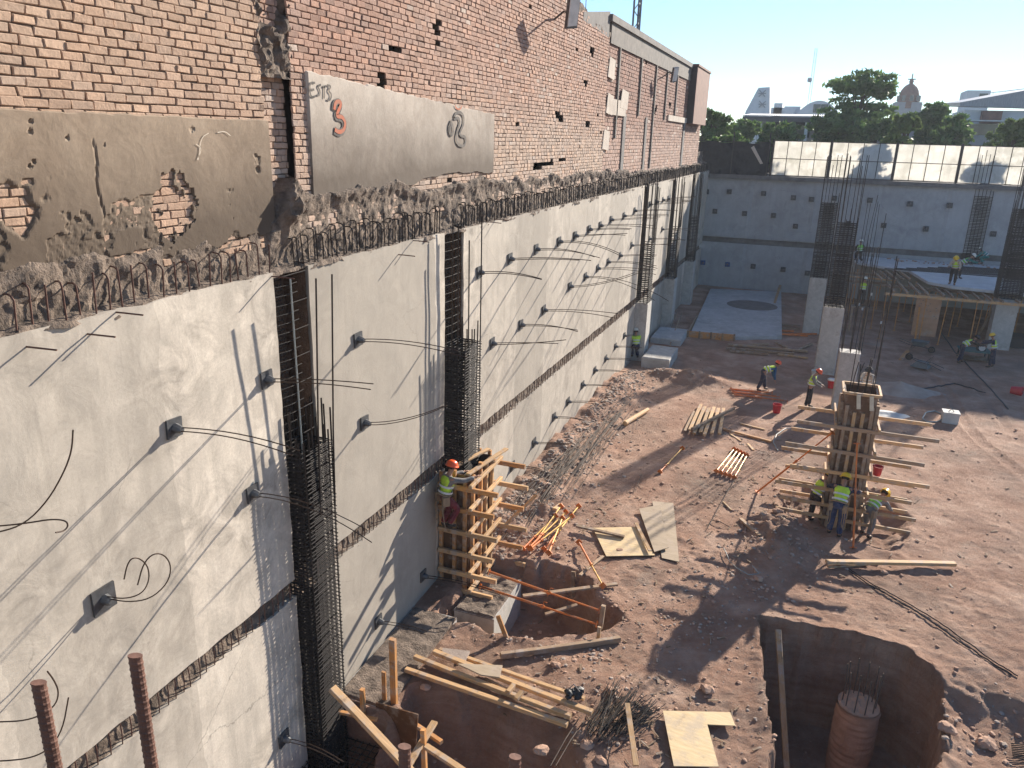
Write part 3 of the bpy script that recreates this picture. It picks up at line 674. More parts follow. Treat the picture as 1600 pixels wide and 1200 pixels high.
# ---- far retaining wall
far = thing('retaining_wall', 'shaded grey concrete retaining wall across the far end of the site', 'wall', (0, FY, 0))
for z0, z1, nm in ((-.6, 3.45, 'lower_panel'), (3.9, 8.32, 'upper_panel')):
    xs = np.linspace(-8.3, 26, 140); zz = np.linspace(z0, z1, 18); X, Z = np.meshgrid(xs, zz, indexing='ij')
    Y = FY+fbm(X*.4, Z*.4, 5)*.10+.06*(np.floor(X/4.4) % 2)
    grid_mesh(np.stack([X, Y, Z], -1), nm, 'wall_far', far, smooth=False)
b = MB(); b.box((-8.3, FY+.25, 3.3), (26, FY+.9, 4.0)); b.build('recessed_joint', 'beamdark', far)
b = MB(); b.box((-8.3, FY+.1, 3.40), (26, FY+.6, 3.46)); b.box((-8.3, FY+.1, 3.88), (26, FY+.6, 3.93)); b.build('panel_edge', 'wall_far', far)
b = MB(); b.box((-8.4, FY-.25, 8.32), (26, FY+1.2, 8.62)); b.build('top_beam', 'beamdark', far)
FA = [('upper row', [(184, 684), (285, 684), (438, 692), (571, 711), (651, 718), (753, 713), (912, 722), (1091, 738), (1268, 745), (1394, 755)]),
      ('second row', [(221, 771), (353, 781), (482, 790), (580, 838), (815, 826), (973, 834), (1161, 850), (1462, 872)]), ('bottom row', [(168, 1000), (277, 1008), (391, 1017), (525, 1031), (633, 1047)])]
for rn_, L_ in FA:
    for i_, q_ in enumerate(L_):
        p = YP(*zc([q_], 1040, 60)[0]); bl = rn_[0] == 'b' and i_ < 2
        t = thing('wall_anchor', ('small blue' if bl else 'small dark')+' anchor plate on the far wall, %s, %s from the left' % (rn_, 'first second third fourth fifth sixth seventh eighth ninth tenth'.split()[i_]), 'anchor', (p.x, FY-.1, p.z), 'anchors of the far wall')
        MB().box((p.x-.18, FY-.14, p.z-.18), (p.x+.18, FY-.02, p.z+.18)).build('bearing_plate', 'blue_plate' if bl else 'plate_dark', t)
        MB().tube([(p.x, FY-.14, p.z), (p.x, FY-.24, p.z)], .07, 8).build('barrel', 'plate', t)
for (px, py) in ((1120, 355), (1255, 360)):
    p = YP(px, py); b = MB(); b.box((p.x-1.4, FY-.06, 3.95), (p.x+1.3, FY+.2, 4.6)); b.build('render_patch', 'wall_far', far)

# ---- fences on the far wall
fn = thing('panel_fence', 'long fence of white sheets on a dark frame above the far wall', 'fence', (0, FY, 8.6))
fx = [-3.32]+[YP(p, 225).x for p in (1300, 1403, 1505)]; st = fx[-1]-fx[-2]; fx += [fx[-1]+st*(i+1) for i in range(3)]
for i in range(len(fx)-1):
    a, c = fx[i]+.07, fx[i+1]-.07
    b = MB(); b.box((a, FY+.0, 8.72), (c, FY+.03, 11.12)); b.build('sheet_panel', 'white_panel', fn)
    b = MB()
    for k_ in range(5): xk = a+(c-a)*k_/4; b.box((xk-.025, FY-.05, 8.66), (xk+.025, FY-.003, 11.16))
    for z_ in (8.64, 9.87, 11.12): b.box((a, FY-.054, z_), (c, FY-.008, z_+.05))
    b.build('panel_frame', 'frame', fn)
for x in fx: b = MB(); b.box((x-.06, FY-.07, 8.55), (x+.06, FY+.07, 11.25)); b.build('post', 'frame', fn)
fd = thing('mesh_fence', 'dark cloth covered fence left of the white panels', 'fence', (-6, FY, 8.6))
xs = np.linspace(-8.9, -3.5, 60); zz = np.linspace(8.6, 10.95, 20); X, Z = np.meshgrid(xs, zz, indexing='ij')
grid_mesh(np.stack([X, FY+.1+fbm(X*1.4, Z*1.4, 6)*.25, Z+.05*np.sin(X*3)*(Z > 10.8)], -1), 'cloth', 'darkmesh', fd, smooth=False)
for x in (-8.6, -6.2, -3.6): MB().tube([(x, FY+.0, 8.5), (x, FY, 11.7)], .045, 6).build('post', 'frame', fd)
MB().tube([(-8.9, FY, 11.0), (-3.5, FY, 11.0)], .025, 5).build('rail', 'frame', fd)
b = MB(); b.add([(-4.9, FY-.08, 10.6), (-4.7, FY-.1, 10.75), (-3.9, FY-.1, 9.5), (-4.1, FY-.08, 9.45)], [(0, 1, 2, 3)]); b.v += [(p[0], p[1]+.02, p[2]) for p in b.v]; b.f += [(7, 6, 5, 4), (0, 4, 5, 1), (1, 5, 6, 2), (2, 6, 7, 3), (3, 7, 4, 0)]
b.build('torn_strip', 'chalk', fd)
# ================================================================ THE OBJECTS
def gp(px, py, up=0.0):
    p = G(px, py)
    for _ in range(4):
        z = float(hgt(np.array([p.x]), np.array([p.y]))[0]); p = G(px, py, max(-1.3, z)+up)
    return p
def gl(x, y): return float(hgt(np.array([x]), np.array([y]))[0])

# ---- ground anchors with their strand tails
def anchor(p, label, strands, s=.28, tilt=.08, flat=False, group=None):
    a = thing('wall_anchor', label, 'anchor', p, group)
    x, y, z = p; rn = random.Random(int(y*97+z*31)); r_ = Matrix.Rotation(rn.uniform(-tilt, tilt), 3, 'X')
    def rb(b):
        b.v = [tuple(Vector(p)+r_ @ (Vector(q)-Vector(p))) for q in b.v]; return b
    b = MB(); b.box((x+.01, y-s/2, z-s/2), (x+.04, y+s/2, z+s/2)); rb(b).build('bearing_plate', 'plate', a)
    if not flat:
        b = MB(); b.tube([(x+.04, y, z), (x+.12, y, z-.01), (x+.16, y, z-.01)], [.075, .06, .045], 8); b.build('barrel', 'plate', a)
    for pts in strands: MB().tube(pts, .0085 if y < 14 else .011, 5).build('strand', 'strand', a)
    return a
def tails(p, L, dz, cy, rn, n=2):
    out = []
    for k_ in range(n):
        l = L*rn.uniform(.85, 1.05); oy = (.02 if k_ else -.02); dy = cy+rn.uniform(-.06, .06); d2 = dz+rn.uniform(-.05, .05)
        out.append([(p.x+.1+l*t_, p.y+oy+dy*l*t_*t_, p.z-.01+oy+.03*math.sin(t_*3)+d2*l*t_*t_+.08*l*t_) for t_ in np.linspace(0, 1, 9)])
    return out
rows = [('upper row', [(270, 668, 2.0, -.05), (415, 592, 2.0, .0), (558, 530, 2.0, -.1), (748, 425, 1.8, -.1), (796, 404, 2.2, -.05), (837, 389, 2.0, -.1), (873, 377, 2.2, -.25), (898, 368, 2.0, .0), (920, 358, 1.6, 0), (937, 352, 2.2, -.05), (954, 343, 2.0, .05), (974, 337, 2.2, 0), (991, 329, 2.0, 0), (1015, 319, 1.8, 0), (1025, 315, 1.8, 0), (1035, 312, 1.5, 0), (1043, 310, 1.5, 0)]),
        ('middle row', [(393, 770, 2.2, -.25), (568, 660, 1.8, .25), (768, 536, 2.0, .05), (813, 507, 2.0, -.05), (849, 484, 2.4, -.05), (890, 447, 2.6, .25), (914, 432, 3.0, -.35), (933, 419, 2.2, -.05), (949, 409, 2.2, -.1), (968, 399, 1.6, 0), (986, 383, 2.0, 0), (1014, 373, 2.0, -.05), (1034, 358, 1.8, -.05)]),
        ('lower row', [(442, 1153, 1.2, -.1), (590, 970, 1.2, -.05), (660, 899, 1.8, -.12), (800, 728, .95, -.02), (834, 691, 1.3, .0), (865, 651, 1.1, 0), (887, 627, 1.1, 0), (910, 601, 1.2, 0), (929, 578, 1.3, 0), (946, 560, 1.1, 0), (961, 541, 1.2, 0), (975, 524, .6, 0)])]
for rname, lst in rows:
    for i, (px, py, L, dz) in enumerate(lst):
        p = W(px, py); rn = random.Random(i*7+len(rname))
        bay = next((k_ for k_, (a, c) in enumerate(GAPS) if p.y < c), 5)
        anchor(p, 'steel anchor plate with strand tails, %s of the long wall, %s from the camera' % (rname, ORD[i]),
               tails(p, L, dz, rn.uniform(-.05, .1) if i > 1 else 0, rn), .27 if p.y < 18 else .30, group='anchors of the long retaining wall')
def px_strand(L):
    q = [W(a, c, x) for a, c, x in L]
    for _ in range(2):
        r_ = [q[0]]
        for i in range(len(q)-1): r_ += [q[i]*.75+q[i+1]*.25, q[i]*.25+q[i+1]*.75]
        q = r_+[q[-1]]
    return q
p = W(160, 935)
anchor(p, 'square steel anchor plate on the near bay whose two strands curl back in loops', [
    px_strand([(168, 935, WX+.1), (200, 941, WX+.4), (235, 936, WX+.7), (262, 912, WX+1.0), (268, 885, WX+1.1), (258, 867, WX+1.2), (240, 864, WX+1.2), (224, 880, WX+1.15), (215, 914, WX+1.1)]),
    px_strand([(168, 932, WX+.1), (195, 936, WX+.4), (222, 928, WX+.6), (233, 908, WX+.8), (232, 886, WX+.9), (220, 873, WX+1.0), (206, 871, WX+1.0), (198, 884, WX+.95), (194, 905, WX+.9)])], .34, group='anchors of the long retaining wall')
p = W(-70, 838)
anchor(p, 'anchor at the left edge of the photo with a long bowed strand reaching into view', [
    px_strand([(-60, 838, WX+.1), (0, 832, WX+.5), (40, 818, WX+.8), (75, 782, WX+1.0), (100, 738, WX+1.2), (112, 705, WX+1.3), (114, 672, WX+1.4)]),
    px_strand([(-60, 825, WX+.1), (0, 822, WX+.5), (45, 817, WX+.8), (80, 811, WX+1.0), (103, 813, WX+1.2), (107, 822, WX+1.2), (100, 830, WX+1.2), (87, 832, WX+1.2)])], .3, group='anchors of the long retaining wall')
p = W(-60, 1130)
anchor(p, 'low anchor at the left edge with four strand ends crossing the rusty near bar', [
    px_strand([(-50, 1128, WX+.1), (0, 1128, WX+.4), (40, 1126, WX+.6), (70, 1115, WX+.8), (88, 1100, WX+.9), (92, 1080, WX+1.), (84, 1062, WX+1.), (74, 1049, WX+1.05)]),
    px_strand([(-50, 1190, WX+.1), (10, 1189, WX+.4), (50, 1184, WX+.6), (78, 1170, WX+.8), (98, 1140, WX+.9), (107, 1090, WX+1.)])], .3, group='anchors of the long retaining wall')
# short bent dowels near the top edge of the panels
for i, (px, py) in enumerate([(40, 542), (180, 488), (135, 522), (425, 432), (622, 398), (645, 376), (762, 347), (775, 343)]):
    p = W(px, py); t = tag(MB().tube([(p.x-.05, p.y, p.z), (p.x+.12, p.y+.02, p.z), (p.x+.34, p.y+.10, p.z-.02)], .011, 5).build('bent_dowel', 'rust', None, p),
        'short bent rusty bar end sticking out just under the broken ledge, %s from the camera' % ORD[i], 'steel bar', 'bent bar ends under the ledge')

# ---- rebar column cages
STIR = {}
def cage(name_label, x0, x1, y0, y1, z0, zd, ztop, pitch, nx=4, ny=4, tall=(), r=.014, cat='rebar cage', group='rebar column cages', single=False, cross=True, tr=.008, dens=None):
    t = thing('rebar_cage', name_label, cat, ((x0+x1)/2, (y0+y1)/2, z0), group)
    pos = []
    for i in range(nx):
        for j in range(ny):
            if 0 < i < nx-1 and 0 < j < ny-1: continue
            pos.append((x0+(x1-x0)*i/(nx-1), y0+(y1-y0)*j/(ny-1)))
    rn = random.Random(int(y0*10)); zt = {}
    for i, (x, y) in enumerate(pos):
        top = ztop+rn.uniform(-.35, .25) if not tall or i in tall else zd+rn.uniform(-.1, .6)
        MB().tube([(x, y, z0), (x, y, (z0+top)/2), (x+rn.uniform(-.03, .03), y+rn.uniform(-.03, .03), top)], r, 5).build('vertical_bar', 'rebar', t)
    b = MB(); e = .02
    def loop(a, c, d, f, dz=0): b.tube([(a, d, z0+dz), (c, d, z0+dz), (c, f, z0+dz), (a, f, z0+dz)], tr, 4, closed=True)
    loop(x0-e, x1+e, y0-e, y1+e)
    if cross:
        a, c = x0+(x1-x0)/(nx-1), x1-(x1-x0)/(nx-1); d, f = y0+(y1-y0)/(ny-1), y1-(y1-y0)/(ny-1)
        loop(a-e, c+e, y0-e, y1+e, .02); loop(x0-e, x1+e, d-e, f+e, .035)
    b.v = [(v[0]-x0*0, v[1], v[2]) for v in b.v]
    first = b.build('stirrup', 'tie', t); n = min(100, int((zd-z0)/pitch))
    for k_ in range(1, n):
        c = first.copy(); c.parent = t; COL.objects.link(c); c.location = (rn.uniform(-.008, .008), rn.uniform(-.008, .008), k_*pitch+rn.uniform(-.012, .012)); c.rotation_euler = (rn.uniform(-.012, .012), rn.uniform(-.012, .012), 0)
    return t
c1 = cage('dense rebar cage in the nearest wall recess, twin long bars rising above it', WX-.25, WX+.36, 9.95, 10.72, -1.75, 5.9, 6.3, .08, 7, 7, (), .0165, tr=.010)
for ya, yb in ((10.25, 10.27), (10.70, 10.72)): MB().tube([(WX+.38, ya, 4.5), (WX+.42, ya, 6), (WX+.53, yb, 8.75)], .016, 6).build('long_bar', 'rebar', c1)
for k_ in range(20):
    z = 8.75-k_*.155; y = 9.88; MB().tube([(WX-.04, y, z), (WX+.02, y+.25, z+.01), (WX+.04, y+(.55 if k_ % 3 else .8), z+.03)], .0085, 5).build('cross_tie', 'tie', c1)
MB().tube([(WX+.04, 10.3, 5.5), (WX+.05, 10.25, 8.72)], .015, 6).build('vertical_bar', M['hose'], c1)
c2 = cage('rebar cage in the second wall recess, standing above the timber column form', WX-.18, WX+.50, 16.1, 17.05, .5, 6.2, 9.0, .07, 5, 5, (4, 7, 9, 12, 15), .0165, tr=.012)
for (cg, ya, yb) in ((c1, 9.93, 10.45), (c2, 16.1, 16.9)):
    for k_ in range(64): z = 8.8-k_*.085; MB().tube([(WX-.30, ya, z), (WX-.28, yb, z+.005)], .010, 4).build('inner_tie', 'tie', cg)
    for k_ in range(6): yy_ = ya+(yb-ya)*k_/5; MB().tube([(WX-.29, yy_, 3.0), (WX-.29, yy_, 8.8)], .012, 4).build('inner_bar', 'rebar', cg)
for k_ in range(14):
    z = 8.8-k_*.2; MB().tube([(WX-.04, 16.1, z), (WX+.02, 16.4, z+.01), (WX+.04, 16.8, z+.03)], .009, 4).build('cross_tie', 'tie', c2)
for i, (a, c) in enumerate(GAPS[2:]):
    cage(['rebar cage above the third wall column, behind the crouching worker', 'rebar cage above the fourth wall column near the shaded corner', 'rebar cage above the last wall column in the far left corner'][i],
         WX+.02, WX+.55, a+.1, c-.1, 3.02, 6.2, 8.9, .10, 4, 5, (), .02, cross=False, tr=.018)
    t = tag(MB().box((WX-.3, a+.02, -.5), (WX+.62, c-.02, 3.02)).build('concrete_column', 'conc', None, (WX+.3, (a+c)/2, 0)),
            'cast concrete wall column under a rebar cage, %s along the long wall' % ['third', 'fourth', 'fifth'][i], 'column', 'concrete columns')
def column(px, py, sx, sy, h, label, lip=True, dx=0):
    p = G(px, py); x, y = p.x+dx, p.y
    c = MB(); n = 9
    g = [(x-sx/2, y), (x+sx/2, y), (x+sx/2, y+sy), (x-sx/2, y+sy)]; cb = .03
    poly = []
    for i, (a, b2) in enumerate(g):
        s1 = 1 if a > x else -1; s2 = 1 if b2 > y+.1 else -1
        q = [(a-s1*cb, b2), (a, b2-s2*cb)]
        if i in (0, 2): q.reverse()
        poly += q
    c.prism(poly, -.4, h); o = c.build('concrete_column', 'conc', None, (x, y+sy/2, 0)); tag(o, label, 'column', 'concrete columns')
    if lip:
        b = MB(); rn = random.Random(px)
        for k_ in range(26): b.rock((x+rn.uniform(-.42, .42)*sx, y+sy/2+rn.uniform(-.42, .42)*sy, h+.01), rn.uniform(.04, .09), k_+px, .6)
        b.build('rough_top', 'conc', o).location = (0, 0, 0)
    return x, y, o
x, y, o = column(1314, 640, .82, .75, 2.55, 'free standing concrete column with bare thin bars, next to the timber column form')
rodt = thing('starter_bars', 'group of tall thin bars rising from the nearest free standing column', 'steel bars', (x, y+.4, 2.4), 'starter bars')
rn = random.Random(3)
for i in range(9):
    a = x-.34+.68*(i % 3)/2; c = y+.06+.6*(i//3)/2; h = rn.choice([5.6, 6.2, 6.5, 7.0]); q = [(a, c, 2.4), (a+rn.uniform(-.05, .05), c, 4), (a+rn.uniform(-.15, .15), c+rn.uniform(-.1, .1), h)]
    MB().tube(q, .018, 5).build('bar', 'rebar', rodt)
x, y, o = column(1287, 586, .95, .9, 3.42, 'concrete column with a dense rebar cage on top, second of the middle row')
cage('dense twisted rebar cage on the second column of the middle row', x-.45, x+.45, y+.04, y+.9, 3.3, 7.6, 10.4, .10, 6, 5, (0, 2, 3, 5, 6, 8, 9, 11, 14, 17, 20), .018, tr=.011)
x, y, o = column(1266, 522, .95, .95, 3.42, 'concrete column standing third in the middle row, in front of the far wall')
cage('tall rebar cage on the third column of the middle row', x-.46, x+.46, y+.04, y+.9, 3.3, 7.8, 10.2, .10, 6, 5, (1, 4, 6, 8, 9, 10, 12), .02, tr=.012)

# ---- timber, by pixel ends on the ground
WG = 'loose timbers on the ground'
def TB(a, b2, label, wd=.09, ht=.05, mat='wood', z=0., z2=None, group=WG, name='timber', cat='timber'):
    p = gp(*a); q = gp(*b2); p.z += ht/2+z; q.z += ht/2+(z if z2 is None else z2)
    return bar(name, p, q, wd, ht, mat, None, (0, 0, 1), label, cat, group)
def prop(p0, p1, label, group='orange shoring props', mat1='orange', mat2='yellowp', f=.55):
    p0 = Vector(p0); p1 = Vector(p1); d = (p1-p0).normalized(); m_ = p0.lerp(p1, f)
    t = thing('shoring_prop', label, 'prop', p0, group)
    MB().tube([p0, m_], .030, 8).build('outer_tube', mat1, t); MB().tube([m_-d*.1, p1], .022, 8).build('inner_tube', mat2, t)
    MB().tube([m_-d*.06, m_+d*.04], .042, 8).build('collar', mat1, t)
    s_ = d.orthogonal().normalized(); MB().tube([m_-s_*.10, m_+s_*.12, m_+s_*.12+d*.08], .009, 4).build('pin', mat2, t)
    for e, nm in ((p0, 'base_plate'), (p1, 'head_plate')):
        MB().beam(e-d*.008, e+d*.008, .15, .15, s_).build(nm, mat1, t)
    return t
def PP(a, b2, label, z=.06, z2=None, **k): p = gp(*a); q = gp(*b2); p.z += z; q.z += z if z2 is None else z2; return prop(p, q, label, **k)
def sheet(pts, label, mat='ply', th=.018, z=.03, name='plywood_sheet', zs=None, cat='plywood'):
    P_ = [gp(*a) for a in pts]; z0 = np.mean([p.z for p in P_])
    A = np.array([[p.x, p.y, 1] for p in P_]); co = np.linalg.lstsq(A, np.array([p.z for p in P_]), rcond=None)[0]
    b = MB(); n = len(P_); vs = [(p.x, p.y, co[0]*p.x+co[1]*p.y+co[2]+z+(zs[i] if zs else 0)) for i, p in enumerate(P_)]
    b.add(vs+[(v_[0], v_[1], v_[2]+th) for v_ in vs], [tuple(reversed(range(n))), tuple(range(n, 2*n))]+[(i, (i+1) % n, n+(i+1) % n, n+i) for i in range(n)])
    return tag(b.build(name, mat, None, P_[0]), label, cat)
# bottom stack
z6 = lambda a, b2: (440+a/2.857, 780+b2/2.857)
TB(z6(555, 785), z6(1275, 1035), 'lowest long pine timber of the stack beside the near pit', .11, .09, z=.10)
TB(z6(595, 735), z6(1290, 1005), 'long pine timber second from the pit in the near stack', .11, .09, z=.14)
TB(z6(680, 715), z6(1385, 990), 'long pine timber ending beside the black bag', .12, .09, z=.16)
TB(z6(830, 742), z6(1350, 925), 'rear pine timber of the near stack, black bag on its end', .09, .06, z=.16)
TB(z6(705, 695), z6(960, 790), 'short weathered timber at the back of the near stack', .09, .06, 'wood_old', z=.12)
TB(z6(805, 765), z6(1270, 945), 'thin pale batten between the long timbers of the near stack', .07, .04, z=.14)
TB(z6(905, 830), z6(1240, 990), 'thin pale batten over the pit side of the near stack', .06, .04, z=.15)
TB(z6(1008, 915), z6(1035, 880), 'small timber block on the near stack, left one', .09, .09, z=.24); TB(z6(1045, 945), z6(1070, 912), 'small timber block on the near stack, right one', .09, .09, z=.24)
sheet([z6(785, 788), z6(985, 795), z6(972, 850), z6(890, 838)], 'grey trapezoid board lying on the near timber stack', 'ply_grey', .03, .28)
sheet([z6(720, 705), z6(840, 720), z6(820, 765), z6(770, 745), z6(715, 738)], 'rough grey mortar lump lying on the near timber stack', 'gravel', .05, .2, 'mortar_lump', cat='mortar')
p = gp(*z6(1300, 925)); t = thing('bag', 'small black bag crumpled on the end of the near timber stack', 'bag', p)
b = MB(); 
for k_ in range(7): b.rock((p.x+.10*math.cos(k_*2), p.y+.08*math.sin(k_*2.3), p.z+.26+.02*k_), .10, k_+50, .7)
b.build('body', 'black', t); MB().tube([(p.x-.1, p.y, p.z+.4), (p.x, p.y-.03, p.z+.56), (p.x+.12, p.y, p.z+.4)], .012, 5).build('strap', 'greycl', t)
# pit B timbers
TB((817, 936), (964, 917), 'long timber laid across the pit under the two orange braces', .12, .05, 'wood_old', z=.06)
bar('timber', G(852, 960, -.35), G(902, 945, -.2), .10, .05, 'wood_old', None, (0, 0, 1), 'short timber lower in the pit beside the concrete pedestal', 'timber', WG)
TB((782, 1030), (968, 1004), 'heavy timber along the near rim of the pit by the pedestal', .12, .13, 'wood_old', z=.03)
bar('timber', G(801, 1024, -.3), G(778, 962, .55), .11, .05, 'wood_red', None, (0, 1, 0), 'short plank leaning against the concrete pedestal', 'timber', WG)
bar('timber', G(896, 945, -.8), G(896, 893, .12), .11, .05, 'wood_old', None, (0, 1, 0), 'upright plank at the back of the pit by the pedestal', 'timber', WG)
TB((906, 902), (942, 872), 'short pale plank on the slope behind the pit', .09, .04, 'wood_old', z=.04)
p = gp(937, 984); bar('timber', p+Vector((0, 0, -.2)), p+Vector((.03, .1, .62)), .10, .10, 'wood_old', None, (0, 1, 0), 'upright stake taking the feet of both orange braces', 'timber', WG)
p = gp(934, 1000); bar('timber', p+Vector((0, 0, -.2)), p+Vector((.0, .08, .30)), .08, .06, 'wood', None, (0, 1, 0), 'short stake just below the brace stake', 'timber', WG)
PP((904, 853), (941, 926), 'single orange prop lying across the timbers behind the pit', .12, .2)
# left prop pile
for i, (a, c, z) in enumerate([((817, 860), (868, 810), .05), ((834, 857), (876, 799), .14), ((826, 867), (884, 812), .22), ((829, 872), (893, 822), .30), ((850, 863), (904, 797), .10), ((857, 873), (878, 820), .18)]):
    PP(a, c, 'orange steel prop in the pile beside the plywood, %s' % ['leftmost and pale', 'second from the left', 'third from the left', 'crossing on top', 'longest, furthest right at its head', 'rightmost at its foot'][i], z, z+.04, f=.35 if i % 2 == 0 else .25)
TB((866, 800), (876, 792), 'timber block under the heads of the left prop pile', .14, .12)
# plywood
sheet([(926, 828), (993, 827), (1023, 871), (947, 873)], 'yellow plywood sheet lying left of the two grey sheets', 'ply', z=.06)
TB((900, 829), (975, 846), 'weathered plank lying on the yellow plywood sheet', .11, .06, 'wood_old', z=.12)
TB((993, 824), (1015, 868), 'plank along the right edge of the yellow plywood', .10, .03, 'wood', z=.13)
sheet([(1019, 785), (1052, 788), (1061, 880), (1034, 874)], 'longer used plywood sheet, lower of the overlapping pair', 'ply_grey', z=.03)
sheet([(998, 800), (1031, 793), (1044, 861), (1022, 867)], 'darker used plywood sheet lying on top of the overlapping pair', 'ply_grey', z=.09)
sheet([(1035, 1117), (1140, 1120), (1148, 1141), (1104, 1141), (1122, 1205), (1052, 1205)], 'bright L shaped plywood sheet at the bottom of the photo', 'ply', z=.10)
TB((978, 1120), (992, 1215), 'pale upright batten over the heap of short bars', .10, .04, z=.30, z2=.25)
# mid timber stack
Z4 = lambda a, b2: (960+a/5.714, 500+b2/5.714)
for i, (a, c) in enumerate([((770, 780), (670, 1010)), ((805, 800), (710, 1040)), ((840, 815), (765, 1030)), ((885, 805), (800, 1055)), ((925, 815), (865, 1040)), ((970, 815), (935, 1045))]):
    TB(Z4(*a), Z4(*c), 'pale sawn plank in the fan shaped stack at mid site, %s' % ['leftmost', 'second from left', 'third from left', 'fourth from left', 'fifth from left', 'rightmost'][i], .13, .06, z=.10)
TB(Z4(690, 1020), Z4(1060, 835), 'dark weathered timber laid across the fan shaped stack', .12, .10, 'wood_old', z=.17)
TB(Z4(715, 830), Z4(630, 1005), 'dark board left of the fan shaped stack', .12, .04, 'wood_old', z=.05)
TB(Z4(1120, 928), Z4(1345, 985), 'thin timber right of the fan shaped stack', .08, .05); TB(Z4(965, 980), Z4(1400, 1095), 'long brown timber right of the fan shaped stack', .11, .08, 'wood_red')
TB(Z4(1030, 1020), Z4(1130, 1085), 'short pale offcut below the long brown timber', .08, .04); TB(Z4(1190, 1110), Z4(1240, 1165), 'broken offcut end near the small prop pile', .09, .04)
TB((1157, 812), (1187, 838), 'weathered offcut among the stones near the kneeling crew', .12, .06, 'wood_old'); TB((1130, 785), (1143, 798), 'tiny offcut beside the thin bar', .06, .04)
PP((1031, 740), (1066, 703), 'single prop lying alone at mid site', .07, f=.25)
for i in range(5): PP((1119+i*7, 739+i*2.5), (1147+i*5, 704+i*2.5), 'orange prop of the small tidy pile at mid site, %s' % ['leftmost', 'second from left', 'middle', 'fourth from left', 'rightmost'][i], .07, f=.2)
for i in range(6): PP((1141+i*1.5, 609+i*2.2), (1200+i*6, 614+i*3.2), 'long orange prop at the feet of the bending worker, %s' % ['rearmost', 'second from the back', 'third from the back', 'fourth from the back', 'fifth from the back', 'frontmost'][i], .05+.05*(i % 2), mat2='orange', f=.5)
a = gp(1290, 885); tt = bar('timber', a+Vector((0, 0, .14)), gp(1491, 887)+Vector((0, 0, .12)), .16, .09, 'wood', None, (0, 0, 1), 'long pale timber lying alone on the right side', 'timber', WG)
TB((1293, 888), (1355, 884), 'short timber piece against the left end of the long lone timber', .08, .05, z=.02)
a = gp(976, 666); c = gp(1012, 644)
tag(MB().tube([a+Vector((0, 0, .12)), c+Vector((0, 0, .12))], [.10, .085], 10).build('round_post', 'wood', None, a), 'short pale round post lying on the loose bars', 'post')
for i, (a, c, ht_, m_) in enumerate([((1155, 490), (1206, 495), .08, 'orange'), ((1127, 506), (1178, 502), .09, 'wood_old'), ((1142, 501), (1172, 512), .09, 'wood_old'), ((1170, 516), (1240, 520), .08, 'orange'), ((1172, 521), (1262, 527), .08, 'orange'), ((1205, 524), (1276, 524), .08, 'orange'), ((1198, 508), (1250, 511), .07, 'wood_old'), ((1200, 513), (1250, 516), .07, 'wood_old'),
                                     ((1137, 541), (1262, 552), .12, 'wood_old'), ((1134, 547), (1240, 556), .12, 'wood_old'), ((1140, 551), (1200, 556), .10, 'wood_old'), ((1212, 537), (1240, 552), .08, 'wood_old'), ((1215, 556), (1262, 562), .09, 'wood'), ((1246, 549), (1268, 539), .08, 'wood_old'), ((1145, 543), (1200, 540), .09, 'wood_old')]):
    where = ['long orange board on the shaded concrete slab, farthest one', 'weathered timber on the shaded slab, crossing another', 'weathered timber on the shaded slab, slanting', 'orange board near the slab corner, upper one', 'orange board near the slab corner, middle one', 'orange board near the slab corner, reaching the column', 'thin weathered batten right of the slab, rear one', 'thin weathered batten right of the slab, front one',
             'long weathered timber before the shaded slab, rear one', 'long weathered timber before the shaded slab, second', 'weathered timber before the slab, left short one', 'short slanting timber before the slab', 'pale timber before the slab, nearest the columns', 'short timber tilted toward the columns', 'weathered timber nearest the slab form board'][i]
    TB(a, c, where, ht_*1.6, ht_, m_, z=.05, group='timbers in the shade before the far wall')
TB((1407, 563), (1419, 548), 'short plank lying by the upturned barrow', .2, .05, 'wood_red'); TB((1399, 499), (1440, 514), 'long plank lying below the brown plywood panel', .12, .05, 'wood_old')

# ---- form and lumber around the near wall pit
def vpost(px, py, h, wd, dp, label, mat='wood_red', z0=-.1, lean=(0, 0)):
    p = gp(px, py); return bar('timber', p+Vector((0, 0, z0)), p+Vector((lean[0], lean[1], h)), wd, dp, mat, None, (0, 1, 0), label, 'timber', 'timbers round the near pit')
vpost(616, 1100, 1.55, .13, .10, 'tall upright post beside the brown form panel')
vpost(601, 1098, .75, .09, .05, 'short upright stud left of the tall post')
p = G(519, 1105, .0); bar('timber', (-6.98, 10.7, -.3), (-7.02, 10.75, .55), .08, .10, 'wood_red', None, (0, 1, 0), 'short upright against the nearest rebar cage', 'timber', 'timbers round the near pit')
bar('timber', W(519, 1075, -7.0), G(650, 1215, .30), .15, .09, 'wood', None, (0, 0, 1), 'long bright plank slanting from the rebar cage to the bottom edge', 'timber', 'timbers round the near pit')
P_ = [YP(*q) for q in ((587, 1098, 10.9), (653, 1117, 10.7), (649, 1172, 10.7), (588, 1150, 10.9))]
b = MB(); b.add([tuple(q) for q in P_]+[(q.x, q.y+.03, q.z) for q in P_], [(3, 2, 1, 0), (4, 5, 6, 7), (0, 1, 5, 4), (1, 2, 6, 5), (2, 3, 7, 6), (3, 0, 4, 7)])
tag(b.build('form_panel', 'ply_dark', None, P_[0]), 'dark brown form panel standing at the rim of the near pit', 'plywood')
bar('timber', G(633, 1204, .25), G(679, 1128, .35), .13, .06, 'wood', None, (0, 0, 1), 'plank crossing behind the small post at the pit rim', 'timber', 'timbers round the near pit')
bar('timber', G(664, 1215, -.3), G(661, 1140, .55), .09, .09, 'wood_red', None, (0, 1, 0), 'small upright post in front of the crossed planks', 'timber', 'timbers round the near pit')
